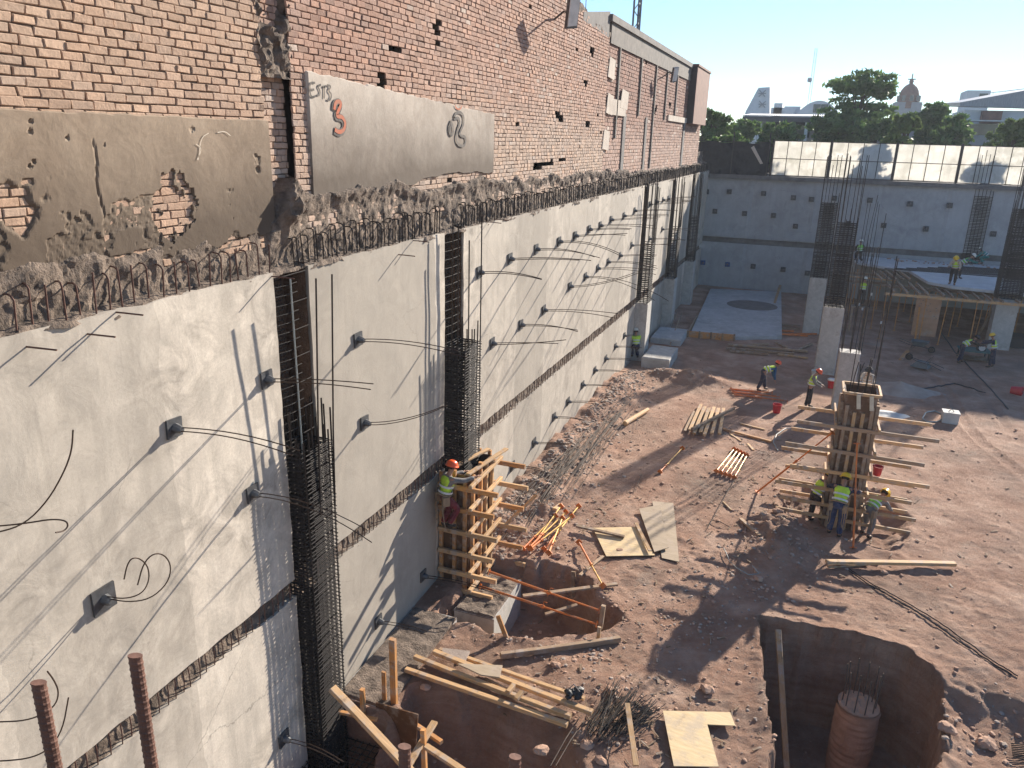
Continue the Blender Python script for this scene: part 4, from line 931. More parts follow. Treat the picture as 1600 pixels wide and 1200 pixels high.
bar('timber', G(665, 1166, .3), G(735, 1212, .2), .12, .07, 'wood', None, (0, 0, 1), 'plank running right from the small post at the bottom edge', 'timber', 'timbers round the near pit')
bar('timber', G(645, 1130, .05), G(690, 1160, .1), .09, .07, 'wood_red', None, (0, 0, 1), 'short brown block behind the form panel', 'timber', 'timbers round the near pit')
bar('timber', G(528, 1112, .05), G(590, 1125, .02), .08, .06, 'wood_red', None, (0, 0, 1), 'low brown timber at the foot of the nearest cage', 'timber', 'timbers round the near pit')
t = thing('rebar_mat', 'black rebar mat in the footing pit below the nearest cage', 'rebar mat', (-7.2, 9.8, -1.1))
for k_ in range(16): y = 8.6+k_*.14; MB().tube([(-8.1, y, -.72), (-6.4, y, -.72)], .011, 5).build('bar', 'rebar', t)
for k_ in range(12): x = -8.0+k_*.14; MB().tube([(x, 8.55, -.70), (x, 10.72, -.70)], .011, 5).build('bar', 'rebar', t)

# ---- pile stub in the big pit, plank in the pit
px_, py_ = 2.42, 15.95
t = thing('concrete_pile', 'round concrete pile head with bare bars inside the big pit', 'pile', (px_, py_, -2.8))
b = MB(); nz = 26; na = 40
for i in range(nz):
    z = -2.8+2.0*i/(nz-1)
    for k_ in range(na):
        th = 2*math.pi*k_/na; r_ = .45+.022*float(fbm(np.array([th*1.5]), np.array([z*9]), 6)[0])*2+.012*math.sin(z*42+th)
        b.v.append((px_+r_*math.cos(th), py_+r_*math.sin(th), z))
for i in range(nz-1):
    for k_ in range(na): l = (k_+1) % na; b.f.append((i*na+k_, i*na+l, (i+1)*na+l, (i+1)*na+k_))
b.build('shaft', 'pile', t) if 'pile' in M else b.build('shaft', 'stone', t)
b = MB(); b.lathe([(.43, -.86), (.435, -.795), (.01, -.79)], 36, (px_, py_, 0)); b.build('broken_top', 'pile', t)
A_, R_ = np.meshgrid(np.linspace(0, 2*np.pi, 40), np.linspace(0, .43, 12), indexing='ij'); X = px_+R_*np.cos(A_); Y = py_+R_*np.sin(A_)
grid_mesh(np.stack([X, Y, -.775+fbm(X*6, Y*6, 4, 4, .65)*.22*(R_ < .42)], -1), 'rough_top', 'pile', t, smooth=False, flip=True)
for k_ in range(10):
    a = 2*math.pi*k_/10; q = (px_+.34*math.cos(a), py_+.34*math.sin(a))
    MB().tube([(q[0], q[1], -.9), (q[0]+.01, q[1], -.3), (q[0]+.02*math.cos(a), q[1]+.02, .12+.05*math.sin(k_*3))], .013, 6).build('bar', 'barlight', t)
bar('timber', G(1216, 985, .02), Vector((1.25, 13.9, -2.45)), .16, .13, 'wood', None, (1, 0, 0), 'long plank leaning down the left side of the big pit', 'timber', WG)
t = thing('rebar_bundle', 'small bundle of dark bars at the right edge beside the big pit', 'rebar', gp(1590, 1180))
for k_ in range(9): p = gp(1578, 1168+k_*4); MB().tube([p+Vector((0, 0, .1+.02*k_)), p+Vector((1.2, .4, .1))], .012, 5).build('bar', 'rebar', t)

# ---- concrete pedestal, cast strip, block
def rough_block(name, x0, x1, y0, y1, z0, z1, mat, label, cat, res=.09, amp=.02):
    t = thing(name, label, cat, ((x0+x1)/2, (y0+y1)/2, z0))
    b = MB(); b.box((x0, y0, z0), (x1, y1, z1-.04)); b.build('body', mat, t)
    xs = np.arange(x0-.01, x1+.05, res/1.5); ys = np.arange(y0-.01, y1+.05, res/1.5); X, Y = np.meshgrid(np.clip(xs, x0-.01, x1+.01), np.clip(ys, y0-.01, y1+.01), indexing='ij')
    Z = z1+fbm(X*5, Y*5, 5, 4, .6)*amp*4; P = np.stack([X, Y, Z], -1)
    for s_ in (np.s_[0, :], np.s_[-1, :], np.s_[:, 0], np.s_[:, -1]): P[s_+(2,)] = z1-.06
    grid_mesh(P, 'rough_top', 'rubble' if amp > .01 else mat, t, smooth=False); return t
rough_block('pedestal', -6.95, -5.88, 14.85, 16.75, -1.7, -.14, 'conc', 'grey concrete pedestal in the pit below the left timber form', 'pedestal', amp=.03)
rough_block('footing_strip', WX+.02, -6.62, 10.95, 14.3, -.6, .06, 'slab', 'cast concrete strip along the wall foot left of the pedestal', 'concrete strip', amp=.012)
rough_block('concrete_block', -7.05, -5.65, 37.3, 39.9, -.3, .55, 'conc', 'low concrete block in the shade beside the crouching worker', 'block', amp=.004)
b = MB(); P_ = [G(1110, 455), G(1220, 460), G(1221, 530), G(1150, 531), G(1078, 526)]
b.prism([(p.x, p.y) for p in P_][::-1], -.3, .20); t = b.build('concrete_slab', 'slab', None, (-3, 50, 0)); tag(t, 'pale concrete slab on the ground in the shade before the far wall', 'slab')
p = G(1175, 477, .2); b = MB(); b.lathe([(1.9, .202), (1.9, .206), (.01, .206)], 30, (p.x, p.y, 0)); b.v = [(p.x+(v_[0]-p.x)*.9, p.y+(v_[1]-p.y)*.9, v_[2]) for v_ in b.v]
tag(b.build('puddle_stain', 'beamdark', None, (p.x, p.y, .2)), 'dark round wet stain on the shaded slab', 'stain')
t = thing('edge_form', 'brown edge board with pegs along the near end of the shaded slab', 'form board', (-4.5, 46, 0))
a, c = G(1075, 526), G(1147, 532); MB().beam((a.x, a.y-.1, .15), (c.x, c.y-.1, .15), .05, .45).build('board', 'wood_red', t)
for k_ in range(5): q = a.lerp(c, k_/4); MB().box((q.x-.05, q.y-.24, -.2), (q.x+.05, q.y-.13, .42)).build('peg', 'wood_old', t)
a2 = G(1088, 500); MB().beam((a.x, a.y, .15), (a2.x, a2.y, .15), .05, .4).build('board', 'wood_old', t)
rough_block('concrete_pad', -7.6, -5.9, 42.4, 45.2, -.2, .35, 'slab', 'small concrete pad at the foot of the fourth wall column', 'pad', amp=.004)
for i, (px, py) in enumerate([(1043, 532), (1050, 536), (1046, 545)]): TB((px, py), (px+14, py-34), 'dark scrap bar leaning in the shade by the wall pads, %s' % ORD[i], .05, .05, 'wood_old', z=.1, z2=.5)
TB((1210, 478), (1222, 447), 'short upright board leaning near the far wall', .18, .04, 'wood', z=.2, z2=.6)

# ---- timber column form against the wall
t = thing('column_form', 'orange brown timber column form against the long wall with a worker on it', 'formwork', (-7.35, 16.2, 0))
x0, x1, y0, y1, zb, zt_ = WX+.03, -6.98, 15.75, 17.15, -.30, 3.05
for a, c in (((x0, y0-.02), (x1, y0)), ((x0, y1), (x1, y1+.02)), ((x1, y0-.02), (x1+.02, y1+.02))):
    MB().box((a[0], a[1], zb), (c[0], c[1], zt_)).build('form_panel', 'ply_dark', t)
for x in (x0+.06, x0+.42, x1-.06): bar('stud', (x, y0-.075, zb), (x, y0-.075, zt_+random.uniform(-.1, .15)), .09, .09, 'wood_red', t, (0, 1, 0)); bar('stud', (x, y1+.075, zb), (x, y1+.075, zt_+.1), .09, .09, 'wood_red', t, (0, 1, 0))
for y in (y0+.1, y0+.55, y0+.95, y1-.1): bar('stud', (x1+.075, y, zb), (x1+.075, y, zt_+random.uniform(-.05, .2)), .09, .09, 'wood_red' if y < 16.5 else 'wood', t, (0, 1, 0))
for i, z in enumerate((-.12, .38, .94, 1.54, 2.16, 2.76)):
    bar('waler', (x0+.02, y0-.17, z), (x1+.75+.1*(i % 2), y0-.17, z), .08, .12, 'wood_red' if i > 3 else 'wood', t)
    bar('waler', (x0+.1, y1+.17, z+.05), (x1+.9+.1*((i+1) % 2), y1+.17, z+.05), .08, .12, 'wood_red' if i % 2 else 'wood', t)
    bar('side_waler', (x1+.17, y0-.3, z+.13), (x1+.17, y1+.35, z+.13), .09, .09, 'wood', t)
bar('top_board', (x1+.02, y0-.1, zt_+.08), (x1+.3, y1+.35, zt_+.1), .12, .05, 'wood', t); bar('top_board', (x0+.3, y0+.1, zt_+.1), (x1-.1, y1+.1, zt_+.12), .12, .05, 'wood', t)
bar('brace', (x1+.3, y1+.1, .9), (x1+1.0, y1+.9, 1.7), .1, .05, 'wood', t)
a = YP(764, 893, 15.5); prop(a, gp(936, 962)+Vector((0, 0, .15)), 'upper of the two long orange braces from the left form to the stake', mat2='orange')
a = YP(750, 916, 15.45); prop(a, gp(932, 982)+Vector((0, 0, .12)), 'lower of the two long orange braces from the left form to the stake', mat2='orange')

# ---- timber column form in the middle
fx0, fy0 = 2.08, 24.1
t = thing('column_form', 'tall free standing timber column form with long crossed walers', 'formwork', (fx0, fy0, 0), None)
hw, ht2, fz = .42, .45, 4.05
for a, c in (((-hw, -ht2-.02), (hw, -ht2)), ((-hw, ht2), (hw, ht2+.02)), ((-hw-.02, -ht2), (-hw, ht2)), ((hw, -ht2), (hw+.02, ht2))):
    MB().box((fx0+a[0], fy0+a[1], -.3), (fx0+c[0], fy0+c[1], fz)).build('form_panel', 'ply_dark', t)
for sx in (-.38, -.13, .13, .38): bar('stud', (fx0+sx, fy0-ht2-.07, -.3), (fx0+sx*.9, fy0-ht2-.07, fz-.35-(.2 if abs(sx) < .2 else 0)), .1, .09, 'wood' if abs(sx) < .2 else 'wood_old', t, (0, 1, 0)); bar('stud', (fx0+sx, fy0+ht2+.07, -.3), (fx0+sx, fy0+ht2+.07, fz-.4), .1, .09, 'wood_old', t, (0, 1, 0))
for sy in (-.4, -.1, .2, .42):
    for s_ in (-1, 1): bar('stud', (fx0+s_*(hw+.07), fy0+sy, -.3), (fx0+s_*(hw+.07), fy0+sy, fz-.3), .09, .1, 'wood_old', t, (1, 0, 0))
for i, z in enumerate((.05, .45, .95, 1.55, 2.25, 3.0)):
    o1, o2 = random.uniform(-.25, .25), random.uniform(-.25, .25)
    bar('waler', (fx0-1.85+o1, fy0-ht2-.17, z), (fx0+2.0+o1, fy0-ht2-.17, z+random.uniform(-.04, .04)), .06, .11, 'wood_old' if i > 3 else 'wood', t)
    bar('waler', (fx0-1.9+o2, fy0+ht2+.17, z+.06), (fx0+1.9+o2, fy0+ht2+.17, z+.06), .06, .11, 'wood', t)
    bar('side_waler', (fx0+hw+.17, fy0-.9, z+.13), (fx0+hw+.17, fy0+1.1, z+.13), .06, .10, 'wood', t)
    bar('side_waler', (fx0-hw-.17, fy0-.8, z+.13), (fx0-hw-.17, fy0+1.2, z+.13), .06, .10, 'wood', t)
for a, c in (((-.5, -.55), (.5, -.55)), ((-.5, .55), (.5, .55)), ((-.5, -.55), (-.5, .55)), ((.5, -.55), (.5, .55))):
    bar('top_frame', (fx0+a[0], fy0+a[1], fz+.02), (fx0+c[0], fy0+c[1], fz+.02), .07, .08, 'wood', t)
for sx in (-.1, .25): bar('top_cleat', (fx0+sx, fy0-.62, fz+.02), (fx0+sx+.06, fy0-.64, fz-.40), .11, .04, 'whitewood' if 'whitewood' in M else 'wood', t, (0, 1, 0))
prop(gp(1183, 770)+Vector((0, 0, .03)), (fx0-.62, fy0-.45, 2.75), 'orange diagonal brace on the left of the middle form', mat2='orange')
prop(gp(1333, 857)+Vector((0, 0, .03)), (fx0+.08, fy0-.70, 2.6), 'orange prop standing in front of the middle form', mat2='orange')
rodt = thing('starter_bars', 'tall thin bars standing out of the top of the middle timber form', 'steel bars', (fx0, fy0, 3.9), 'starter bars')
for i in range(8):
    a = fx0-.3+.6*(i % 4)/3; c = fy0-.3+.6*(i//4); h = [5.0, 4.9, 5.1, 8.1, 5.2, 4.8, 5.0, 7.9][i]
    MB().tube([(a, c, 3.0), (a+rn.uniform(-.03, .03), c, 4.5), (a+rn.uniform(-.1, .1), c+rn.uniform(-.1, .1), h)], .014, 5).build('bar', 'rebar', rodt)
t = thing('bucket', 'red bucket hanging on the right side of the middle form', 'bucket', (0, 0, 0), 'red buckets', world=False)
def bucket_parts(t, mat='red'):
    b = MB(); b.lathe([(.10, 0), (.105, .01), (.14, .27), (.15, .27), (.15, .29), (.135, .29), (.128, .26), (.095, .03), (.01, .03)], 18); b.build('body', mat, t, smooth=False)
    MB().tube([(.145*math.cos(a), .03, .27+.16*math.sin(a)) for a in np.linspace(0, math.pi, 9)], .006, 5).build('handle', 'plate', t)
bucket_parts(t); t.location = (fx0+.78, fy0-.42, 1.6)
p = gp(1213, 645); bk2 = copy_tree(t, p, .4, 'red bucket standing on the ground below the orange props'); bk2.scale = (1.35,)*3
p = gp(1578, 614); bk3 = copy_tree(t, p+Vector((0, 0, .16)), 1.2, 'red bucket tipped over on its side at the right'); bk3.rotation_euler = (R(88), 0, R(70)); bk3.scale = (1.7,)*3
t = thing('bucket', 'white topped bucket beside the second column of the middle row', 'bucket', (0, 0, 0), None, world=False); bucket_parts(t, 'whitep'); t.location = gp(1276, 588)+Vector((-.1, -.3, 0)); t.scale = (1.3,)*3
t = thing('bucket', 'small red and white bucket right of the standing worker', 'bucket', (0, 0, 0), None, world=False); bucket_parts(t, 'red'); t.location = gp(1298, 606); t.scale = (1.3,)*3
b = MB(); b.lathe([(.15, .29), (.155, .34), (.01, .35)], 16); b.build('lid', 'whitep', t)

# ---- heap of short bars, loose long bars, cables
p = gp(965, 1140); t = thing('rebar_bundle', 'heap of short black bars fanned out near the bottom of the photo', 'rebar', p); rn = random.Random(5)
for k_ in range(90):
    f = k_/90; a = gp(918+f*70+rn.uniform(-12, 12), 1150+rn.uniform(-12, 16)-f*4); c = gp(955+f*78+rn.uniform(-14, 14), 1082+f*40+rn.uniform(-12, 12))
    z = .05+.22*rn.random(); MB().tube([a+Vector((0, 0, z)), c+Vector((0, 0, z+rn.uniform(-.06, .08)))], .0085, 4).build('bar', 'rebar', t)
rn = random.Random(11)
for k_ in range(70):
    f = rn.random(); x0_ = 1005-f*150+rn.uniform(-15, 15); y0_ = 612+f*135+rn.uniform(-12, 12); L = rn.uniform(30, 130)
    a = gp(x0_, y0_); c = gp(x0_-L*.72+rn.uniform(-18, 18), y0_+L*.95+rn.uniform(-14, 14)); 
    tag(MB().tube([a+Vector((0, 0, .10)), a.lerp(c, .5)+Vector((0, 0, .14)), c+Vector((0, 0, .08))], .009, 5).build('loose_bar', 'barlight', None, a), 'long thin bar among the loose bars strewn along the foot of the long wall', 'steel bar', 'loose bars along the wall foot')
for i, (a, c) in enumerate([((860, 1200), (905, 1125)), ((868, 1200), (912, 1130)), ((948, 1200), (958, 1155)), ((1105, 828), (1165, 722)), ((1112, 815), (1140, 826)), ((1002, 745), (992, 770))]):
    p = gp(*a); q = gp(*c); tag(MB().tube([p+Vector((0, 0, .05)), p.lerp(q, .5)+Vector((0, 0, .10)), q+Vector((0, 0, .05))], .011, 5).build('loose_bar', 'barlight', None, p),
        ['thin bar below the near stack, left one', 'thin bar below the near stack, right one', 'thin bar sticking out under the heap of short bars', 'long thin bar running down from the small prop pile', 'short bent bar below the small prop pile', 'pale bar end standing in the large shadow'][i], 'steel bar')
def cable(pts, label, mat='black', r=.015, z=.03, name='cable'):
    q = [gp(*a) for a in pts]; out = []
    for i in range(len(q)-1):
        for k_ in range(8): v_ = q[i].lerp(q[i+1], k_/8); out.append(Vector((v_.x, v_.y, gl(v_.x, v_.y)+z)))
    out.append(q[-1]+Vector((0, 0, z))); return tag(MB().tube(out, r, 5).build(name, mat, None, q[0]), label, name)
cable([(1326, 893), (1365, 920), (1420, 950), (1480, 990), (1530, 1025), (1580, 1056)], 'black cable running down right from the lone timber, lower strand')
cable([(1326, 890), (1370, 918), (1425, 948), (1490, 990), (1545, 1030), (1590, 1058)], 'black cable running down right from the lone timber, upper strand')
cable([(1215, 705), (1208, 692), (1213, 680), (1228, 670), (1250, 668), (1262, 674)], 'pale looped hose left of the middle form', 'hose', .02, name='hose')
cable([(1470, 520), (1500, 560), (1540, 600), (1575, 640)], 'dark cable on the ground beside the saw bench', 'black', .03)
cable([(1400, 600), (1440, 608), (1490, 600), (1540, 615)], 'thin dark cable behind the sand heap', 'black', .03)
cable([(1130, 860), (1140, 882), (1152, 892), (1170, 902), (1185, 900), (1175, 888)], 'pale coil of wire on the stones below the plywood', 'hose', .012, .08, name='wire')
cable([(1441, 655), (1446, 646), (1460, 643), (1472, 648), (1474, 656), (1462, 660), (1448, 660), (1441, 655)], 'grey hose ring lying beside the grey box', 'hose', .03, name='hose')
p = gp(1483, 660); t = thing('equipment_box', 'grey equipment box on the ground at the right, beside a hose ring', 'box', p)
b = MB(); b.box((p.x-.3, p.y-.2, p.z), (p.x+.3, p.y+.3, p.z+.42)); b.build('case', 'whitegrey', t); b = MB(); b.box((p.x-.32, p.y-.22, p.z+.421), (p.x+.32, p.y+.32, p.z+.48)); b.build('lid', 'whitegrey', t); MB().tube([(p.x-.1, p.y, p.z+.48), (p.x, p.y, p.z+.6), (p.x+.1, p.y, p.z+.48)], .015, 5).build('handle', 'black', t)

# ---- near rusty starter bars
for i, (px, py, dist) in enumerate([(60, 1066, 1.75), (211, 1024, 1.70), (632, 1166, 1.70), (805, 1182, 1.75)]):
    r_ = ray(px, py).normalized(); p = Vector((0, 0, CAM_H))+r_*dist; b = MB(); n = 12; rows_ = 900; Lb = 2.2
    for k_ in range(rows_):
        z = p.z-Lb*k_/rows_; rib = .0003 if (k_ % 6) > 1 else .0013
        for a in range(n): th = 2*math.pi*a/n; rr = .0118+rib*(1 if abs(math.sin(th)) < .92 else .6); b.v.append((p.x+rr*math.cos(th), p.y+rr*math.sin(th), z-.004*math.sin(th)))
    for k_ in range(rows_-1):
        for a in range(n): c = (a+1) % n; b.f.append((k_*n+a, (k_+1)*n+a, (k_+1)*n+c, k_*n+c))
    b.f.append(tuple(reversed(range(n))) if False else tuple(range(n)))
    tag(b.build('starter_bar', 'rust', None, p), 'thick rusty ribbed bar end close to the camera, %s of four' % ['leftmost', 'second from the left', 'third from the left', 'rightmost'][i], 'steel bar', 'rusty bar ends close to the camera')

# ---- stones
def scatter():
    rn = np.random.default_rng(4); b = MB(); b2 = MB(); n = 0
    Q = []
    def put(x, y, r_, which): Q.append((x, y, r_, which))
    # everywhere
    for _ in range(2400):
        y = 9+31*rn.random()**1.4; x = -7.4+rn.random()*(9+y*.45); put(x, y, float(.008+.035*rn.random()**4)*(1+y/30), b)
    # along the wall bank
    for _ in range(1500):
        y = 16.5+20*rn.random()**1.2; x = -7.5+abs(rn.normal(0, .75)); put(x, y, float(.03+.06*rn.random()**2), b2)
    for cx, cy, sx, sy, k_, mx in ((-2.2, 13.0, 1.2, .8, 420, .05), (.2, 21.6, .9, 1.4, 380, .10), (-4.6, 36.3, 1.6, .6, 150, .1), (-5.6, 19.5, .8, 1.2, 260, .07), (-1.4, 16.2, .9, .8, 240, .05), (-.7, 18.3, .8, .6, 200, .06), (-4.5, 14.0, 1.2, .3, 120, .07), (-1, 29, 1.5, 1.2, 160, .08), (4.8, 15.5, .8, .8, 160, .09), (-3.8, 10.7, .8, .6, 200, .05), (-5.8, 15.6, 1.6, .8, 120, .06), (.4, 12.5, .5, 2, 120, .06)):
        for _ in range(k_): put(float(rn.normal(cx, sx)), float(rn.normal(cy, sy)), float(.014+mx*.8*rn.random()**3), b2 if rn.random() < .6 else b)
    zz = hgt(np.array([q[0] for q in Q]), np.array([q[1] for q in Q]))
    for (x, y, r_, which), z in zip(Q, zz): which.rock((x, y, float(z)+r_*.15), r_, int(rn.integers(1e6)), .5)
    o = b.build('loose_stones', 'stone'); o['kind'] = 'stuff'; o = b2.build('gravel', 'gravel'); o['kind'] = 'stuff'
scatter()
for i, (px, py, r_, l) in enumerate([(868, 1040, .10, 'pale boulder below the heavy timber rim'), (845, 1175, .13, 'rough lump at the bottom left of the heap of bars'), (917, 1165, .12, 'long angular stone beside the heap of short bars'), (940, 1190, .12, 'small yellowish stone at the bottom edge'), (968, 862 , .12, 'stone under the edge of the yellow plywood'),
      (870, 870, .13, 'large stone below the left prop pile'), (955, 1080, .12, 'round stone above the heap of short bars'), (1105, 1078, .14, 'stone up the slope right of the heap of bars'), (600, 1080, .12, 'chunk behind the tall post'), (665, 1075, .11, 'broken lump on the pit rim under the near stack'), (1010, 1105, .10, 'small stone left of the L shaped plywood'),
      (1381, 895, .10, 'stone under the long lone timber'), (1478, 1140, .16, 'stone on the shelf right of the big pit'), (1540, 1165, .18, 'pale stone at the lower right corner'), (1215, 800, .14, 'stone in the spoil left of the crew'), (1185, 905, .13, 'stone below the spoil heap')]):
    p = gp(px, py); b = MB()
    for k_ in range(3): b.rock((p.x+(k_-1)*r_*.4, p.y+random.uniform(-.2, .2)*r_, p.z+r_*.25), r_*(1-.2*abs(k_-1)), i*9+k_, .6)
    tag(b.build('stone', 'stone', None, p), l, 'stone')
# splinters, offcuts and scraps trodden into the soil
rn = np.random.default_rng(9); b = MB(); qs = []
for cx, cy, sx, sy, k_ in ((0, 24, 2.2, 2.5, 150), (-3, 15, 1.5, 1.6, 90), (-5.5, 22, .9, 3, 90), (1.5, 29, 2, 3, 90), (-2, 20, 2, 2, 70), (4, 26, 2, 3, 60), (-2, 12.5, 1.2, .8, 60), (1, 46, 4, 3, 80)):
    for _ in range(k_): qs.append((rn.normal(cx, sx), rn.normal(cy, sy)))
zz = hgt(np.array([q[0] for q in qs]), np.array([q[1] for q in qs]))
for (x, y), z in zip(qs, zz):
    if x < -7.5: continue
    a = rn.uniform(0, 3.14); L = rn.uniform(.02, .11); dx, dy = math.cos(a)*L, math.sin(a)*L
    b.beam((x-dx, y-dy, z+.015), (x+dx, y+dy, z+.03), rn.uniform(.01, .05), rn.uniform(.006, .02))
o = b.build('wood_scraps', 'wood_old'); o['kind'] = 'stuff'
# sand heap and grey powder
for px, py, rx, ry, h, m_, l in ((1405, 610, 1.9, 1.2, .45, 'gravel', 'grey sand heap behind the middle form'), (1385, 648, 1.1, .8, .12, 'whitegrey', 'spilt pale powder right of the middle form')):
    p = gp(px, py); aa = np.linspace(0, 2*np.pi, 36); rr = np.linspace(0, 1, 12); A_, R_ = np.meshgrid(aa, rr, indexing='ij')
    X = p.x+R_*rx*np.cos(A_)*(1+.2*np.sin(3*A_)); Y = p.y+R_*ry*np.sin(A_); Z = hgt(X, Y)+h*(1-R_)**1.2+fbm(X*3, Y*3, 4)*.15*(1-R_)-.03*R_
    o = grid_mesh(np.stack([X, Y, Z], -1), 'sand_heap', m_, None, flip=True); tag(o, l, 'heap')
# ================================================================ DECK UNDER CONSTRUCTION
SZ = 3.2
dk = thing('deck_slab', 'raised concrete deck slab on shoring at the right, workers on it', 'deck', (8, 55, SZ))
P_ = [G(1336, 409, SZ), G(1378, 416, SZ), G(1420, 422, SZ), G(1450, 440, SZ), G(1487, 447, SZ), G(1561, 455, SZ), G(1640, 463, SZ), G(1900, 492, SZ)]
poly = [(p.x, p.y) for p in P_]+[(27, FY-.1), (3.3, FY-.1)]
b = MB(); b.prism(poly, SZ-.16, SZ); b.build('slab', 'decktop', dk)
b = MB(); b.prism([(q[0]+(.03 if i < 8 else 0), q[1]+.06) for i, q in enumerate(poly)], SZ-.20, SZ-.162); b.build('formwork_sheet', 'wood_old', dk)
for k_ in range(5):
    q0 = G(1364+k_*10.4, 424, SZ-.05); bar('joist', q0, (q0.x+.35, q0.y-3.2, SZ-.05), .12, .12, 'wood_old', dk)
for k_ in range(26):
    x = 4.9+k_*.62+random.uniform(-.12, .12); bar('joist', (x, 53.2, SZ-.28), (x+.2, 49.15+random.uniform(-.15, .2), SZ-.28), .11, .12, 'wood_old', dk)
for x0_, x1_, y_ in ((2.6, 5.7, 53.1), (2.6, 4.9, 56.5), (4.6, 26, 49.35), (4.6, 26, 52.3)):
    bar('beam', (x0_, y_, SZ-.44), (x1_, y_, SZ-.44), .10, .16, 'wood' if y_ == 49.35 else 'wood_old', dk)
bar('beam', (2.7, 53.2, SZ-.18), (5.3, 53.0, SZ-.18), .09, .09, 'wood', dk)
for k_ in range(8):
    b = MB(); y_ = 56.5+k_*.55; b.tube([(5+k_*.7, y_, SZ+.03), (9+k_*.9, y_+.2, SZ+.03), (16+k_, y_+.1+.3*(k_ % 2), SZ+.03)], .03, 4); b.build('deck_bar', 'rebar', dk)
p = G(1330, 432, SZ-.1); bar('edge_board', (2.9, 53.4, SZ-.05), (3.5, 60.5, SZ-.05), .05, .25, 'wood_old', dk)
i = 0
for y_, xs_ in ((49.5, [4.75, 6.9, 7.95, 9.4, 12.6, 14.6]), (52.2, [3.0, 4.4, 5.8, 7.3, 8.8, 10.3, 13]), (55.5, [2.9, 4.2, 5.6, 7.0, 8.4, 9.8, 11.2, 13]), (59, [3.5, 5.2, 6.9, 8.6, 10.3, 12])):
    for x in xs_:
        p = prop((x+random.uniform(-.1, .1), y_, .03), (x+random.uniform(-.1, .1), y_, SZ-.53), 'x', 'shoring props under the deck', mat1='orange_dull', mat2='orange_dull')
        if y_ == 49.5: p['label'] = 'shoring post in the front row under the deck, %s from the left' % ['first', 'second', 'third', 'fourth', 'fifth', 'sixth'][xs_.index(x)]
        else: p['label'] = 'shoring post standing in the dark behind the front row under the deck'
def yplane(px, py, y): return YP(px, py, y)
a, c, d, e = [YP(px, py, 49.9) for px, py in ((1434, 458), (1474, 461), (1461, 527), (1423, 523))]
b = MB(); b.add([tuple(q) for q in (e, d, c, a)]+[(q.x, q.y+.03, q.z) for q in (e, d, c, a)], [(0, 1, 2, 3), (7, 6, 5, 4), (0, 4, 5, 1), (1, 5, 6, 2), (2, 6, 7, 3), (3, 7, 4, 0)])
t = tag(b.build('plywood_sheet', 'ply_brown', None, e), 'brown plywood sheet standing upright below the deck edge', 'plywood')
b = MB(); rn = random.Random(8)
for k_ in range(22): u, v_ = rn.uniform(.1, .9), rn.uniform(.3, .95); q = e.lerp(d, u).lerp(a.lerp(c, u), v_); b.box((q.x-.03, 49.885, q.z-.015), (q.x+.04, 49.897, q.z+.02))
o = b.build('paint_spots', 'beamdark', t); o.data.transform(Matrix.Translation(-e)); o['kind'] = 'stuff'
bar('timber', YP(1425, 527, 49.6)+Vector((.2, 0, -.5)), YP(1437, 480, 49.6), .10, .05, 'orange_dull', None, (0, 1, 0), 'narrow orange board in front of the brown plywood sheet', 'timber')
bar('timber', G(1527, 527), YP(1556, 472, 51.2), .12, .07, 'wood_old', None, (0, 1, 0), 'diagonal plank beside the column under the deck', 'timber')
p = G(1559, 546); x, y = p.x, p.y
t = tag(MB().box((x-.55, y, -.3), (x+.55, y+.9, SZ-.30)).build('concrete_column', 'conc', None, (x, y+.45, 0)), 'broad concrete column under the front edge of the deck', 'column', 'concrete columns')
cage('dense rebar cage rising through the deck at the right edge of the photo', x-.6, x+.6, y-.05, y+.95, SZ-.25, 7.9, 10.7, .09, 8, 6, (0, 1, 3, 5, 6, 8, 9, 11, 15, 19), .02, tr=.012)
p = G(1515, 412, SZ); cage('second rebar cage standing on the deck, left of the nearer one', p.x-.55, p.x+.55, p.y-.05, p.y+.85, SZ+.01, 8.0, 10.8, .10, 6, 5, (0, 2, 3, 5, 7, 9), .02, tr=.016)
for i, (px, py, n, h) in enumerate([(1372, 400, 6, 4.2), (1405, 402, 5, 3.4), (1352, 412, 5, 4.6)]):
    p = G(px, py, SZ); t = thing('starter_bars', 'bunch of thin starter bars on the deck, %s' % ['behind the standing worker', 'right of the standing worker', 'at the left deck corner'][i], 'steel bars', p, 'starter bars')
    for k_ in range(n): a = p.x-.5+k_*.2; MB().tube([(a, p.y+.3*(k_ % 2), SZ), (a+.02, p.y+.3*(k_ % 2), SZ+h*.5), (a+random.uniform(-.1, .25), p.y+.3*(k_ % 2), SZ+h*random.uniform(.8, 1.05))], .018, 4).build('bar', 'rebar', t)
rodt = thing('starter_bars', 'four thin bars with white caps standing between the columns and the deck', 'steel bars', (3.4, 45.5, 0), 'starter bars')
for a, c, h in ((3.0, 45.0, 6.5), (3.6, 45.8, 7.6), (3.3, 46.2, 5.4), (4.2, 44.6, 4.6)):
    MB().tube([(a, c, -.1), (a+.05, c, h*.5), (a+random.uniform(-.1, .2), c, h)], .02, 5).build('bar', 'rebar', rodt)
    MB().tube([(a+.03, c, h*.42), (a+.035, c, h*.42+.14)], .045, 8).build('cap', 'whitep', rodt)
b = MB(); rn = random.Random(4)
for k_ in range(90): b.rock((5.5+rn.random()*15, FY-1.8+rn.random()*1.4, SZ+.02), rn.uniform(.05, .16), k_, .5)
o = b.build('deck_rubble', 'stone'); o['kind'] = 'stuff'

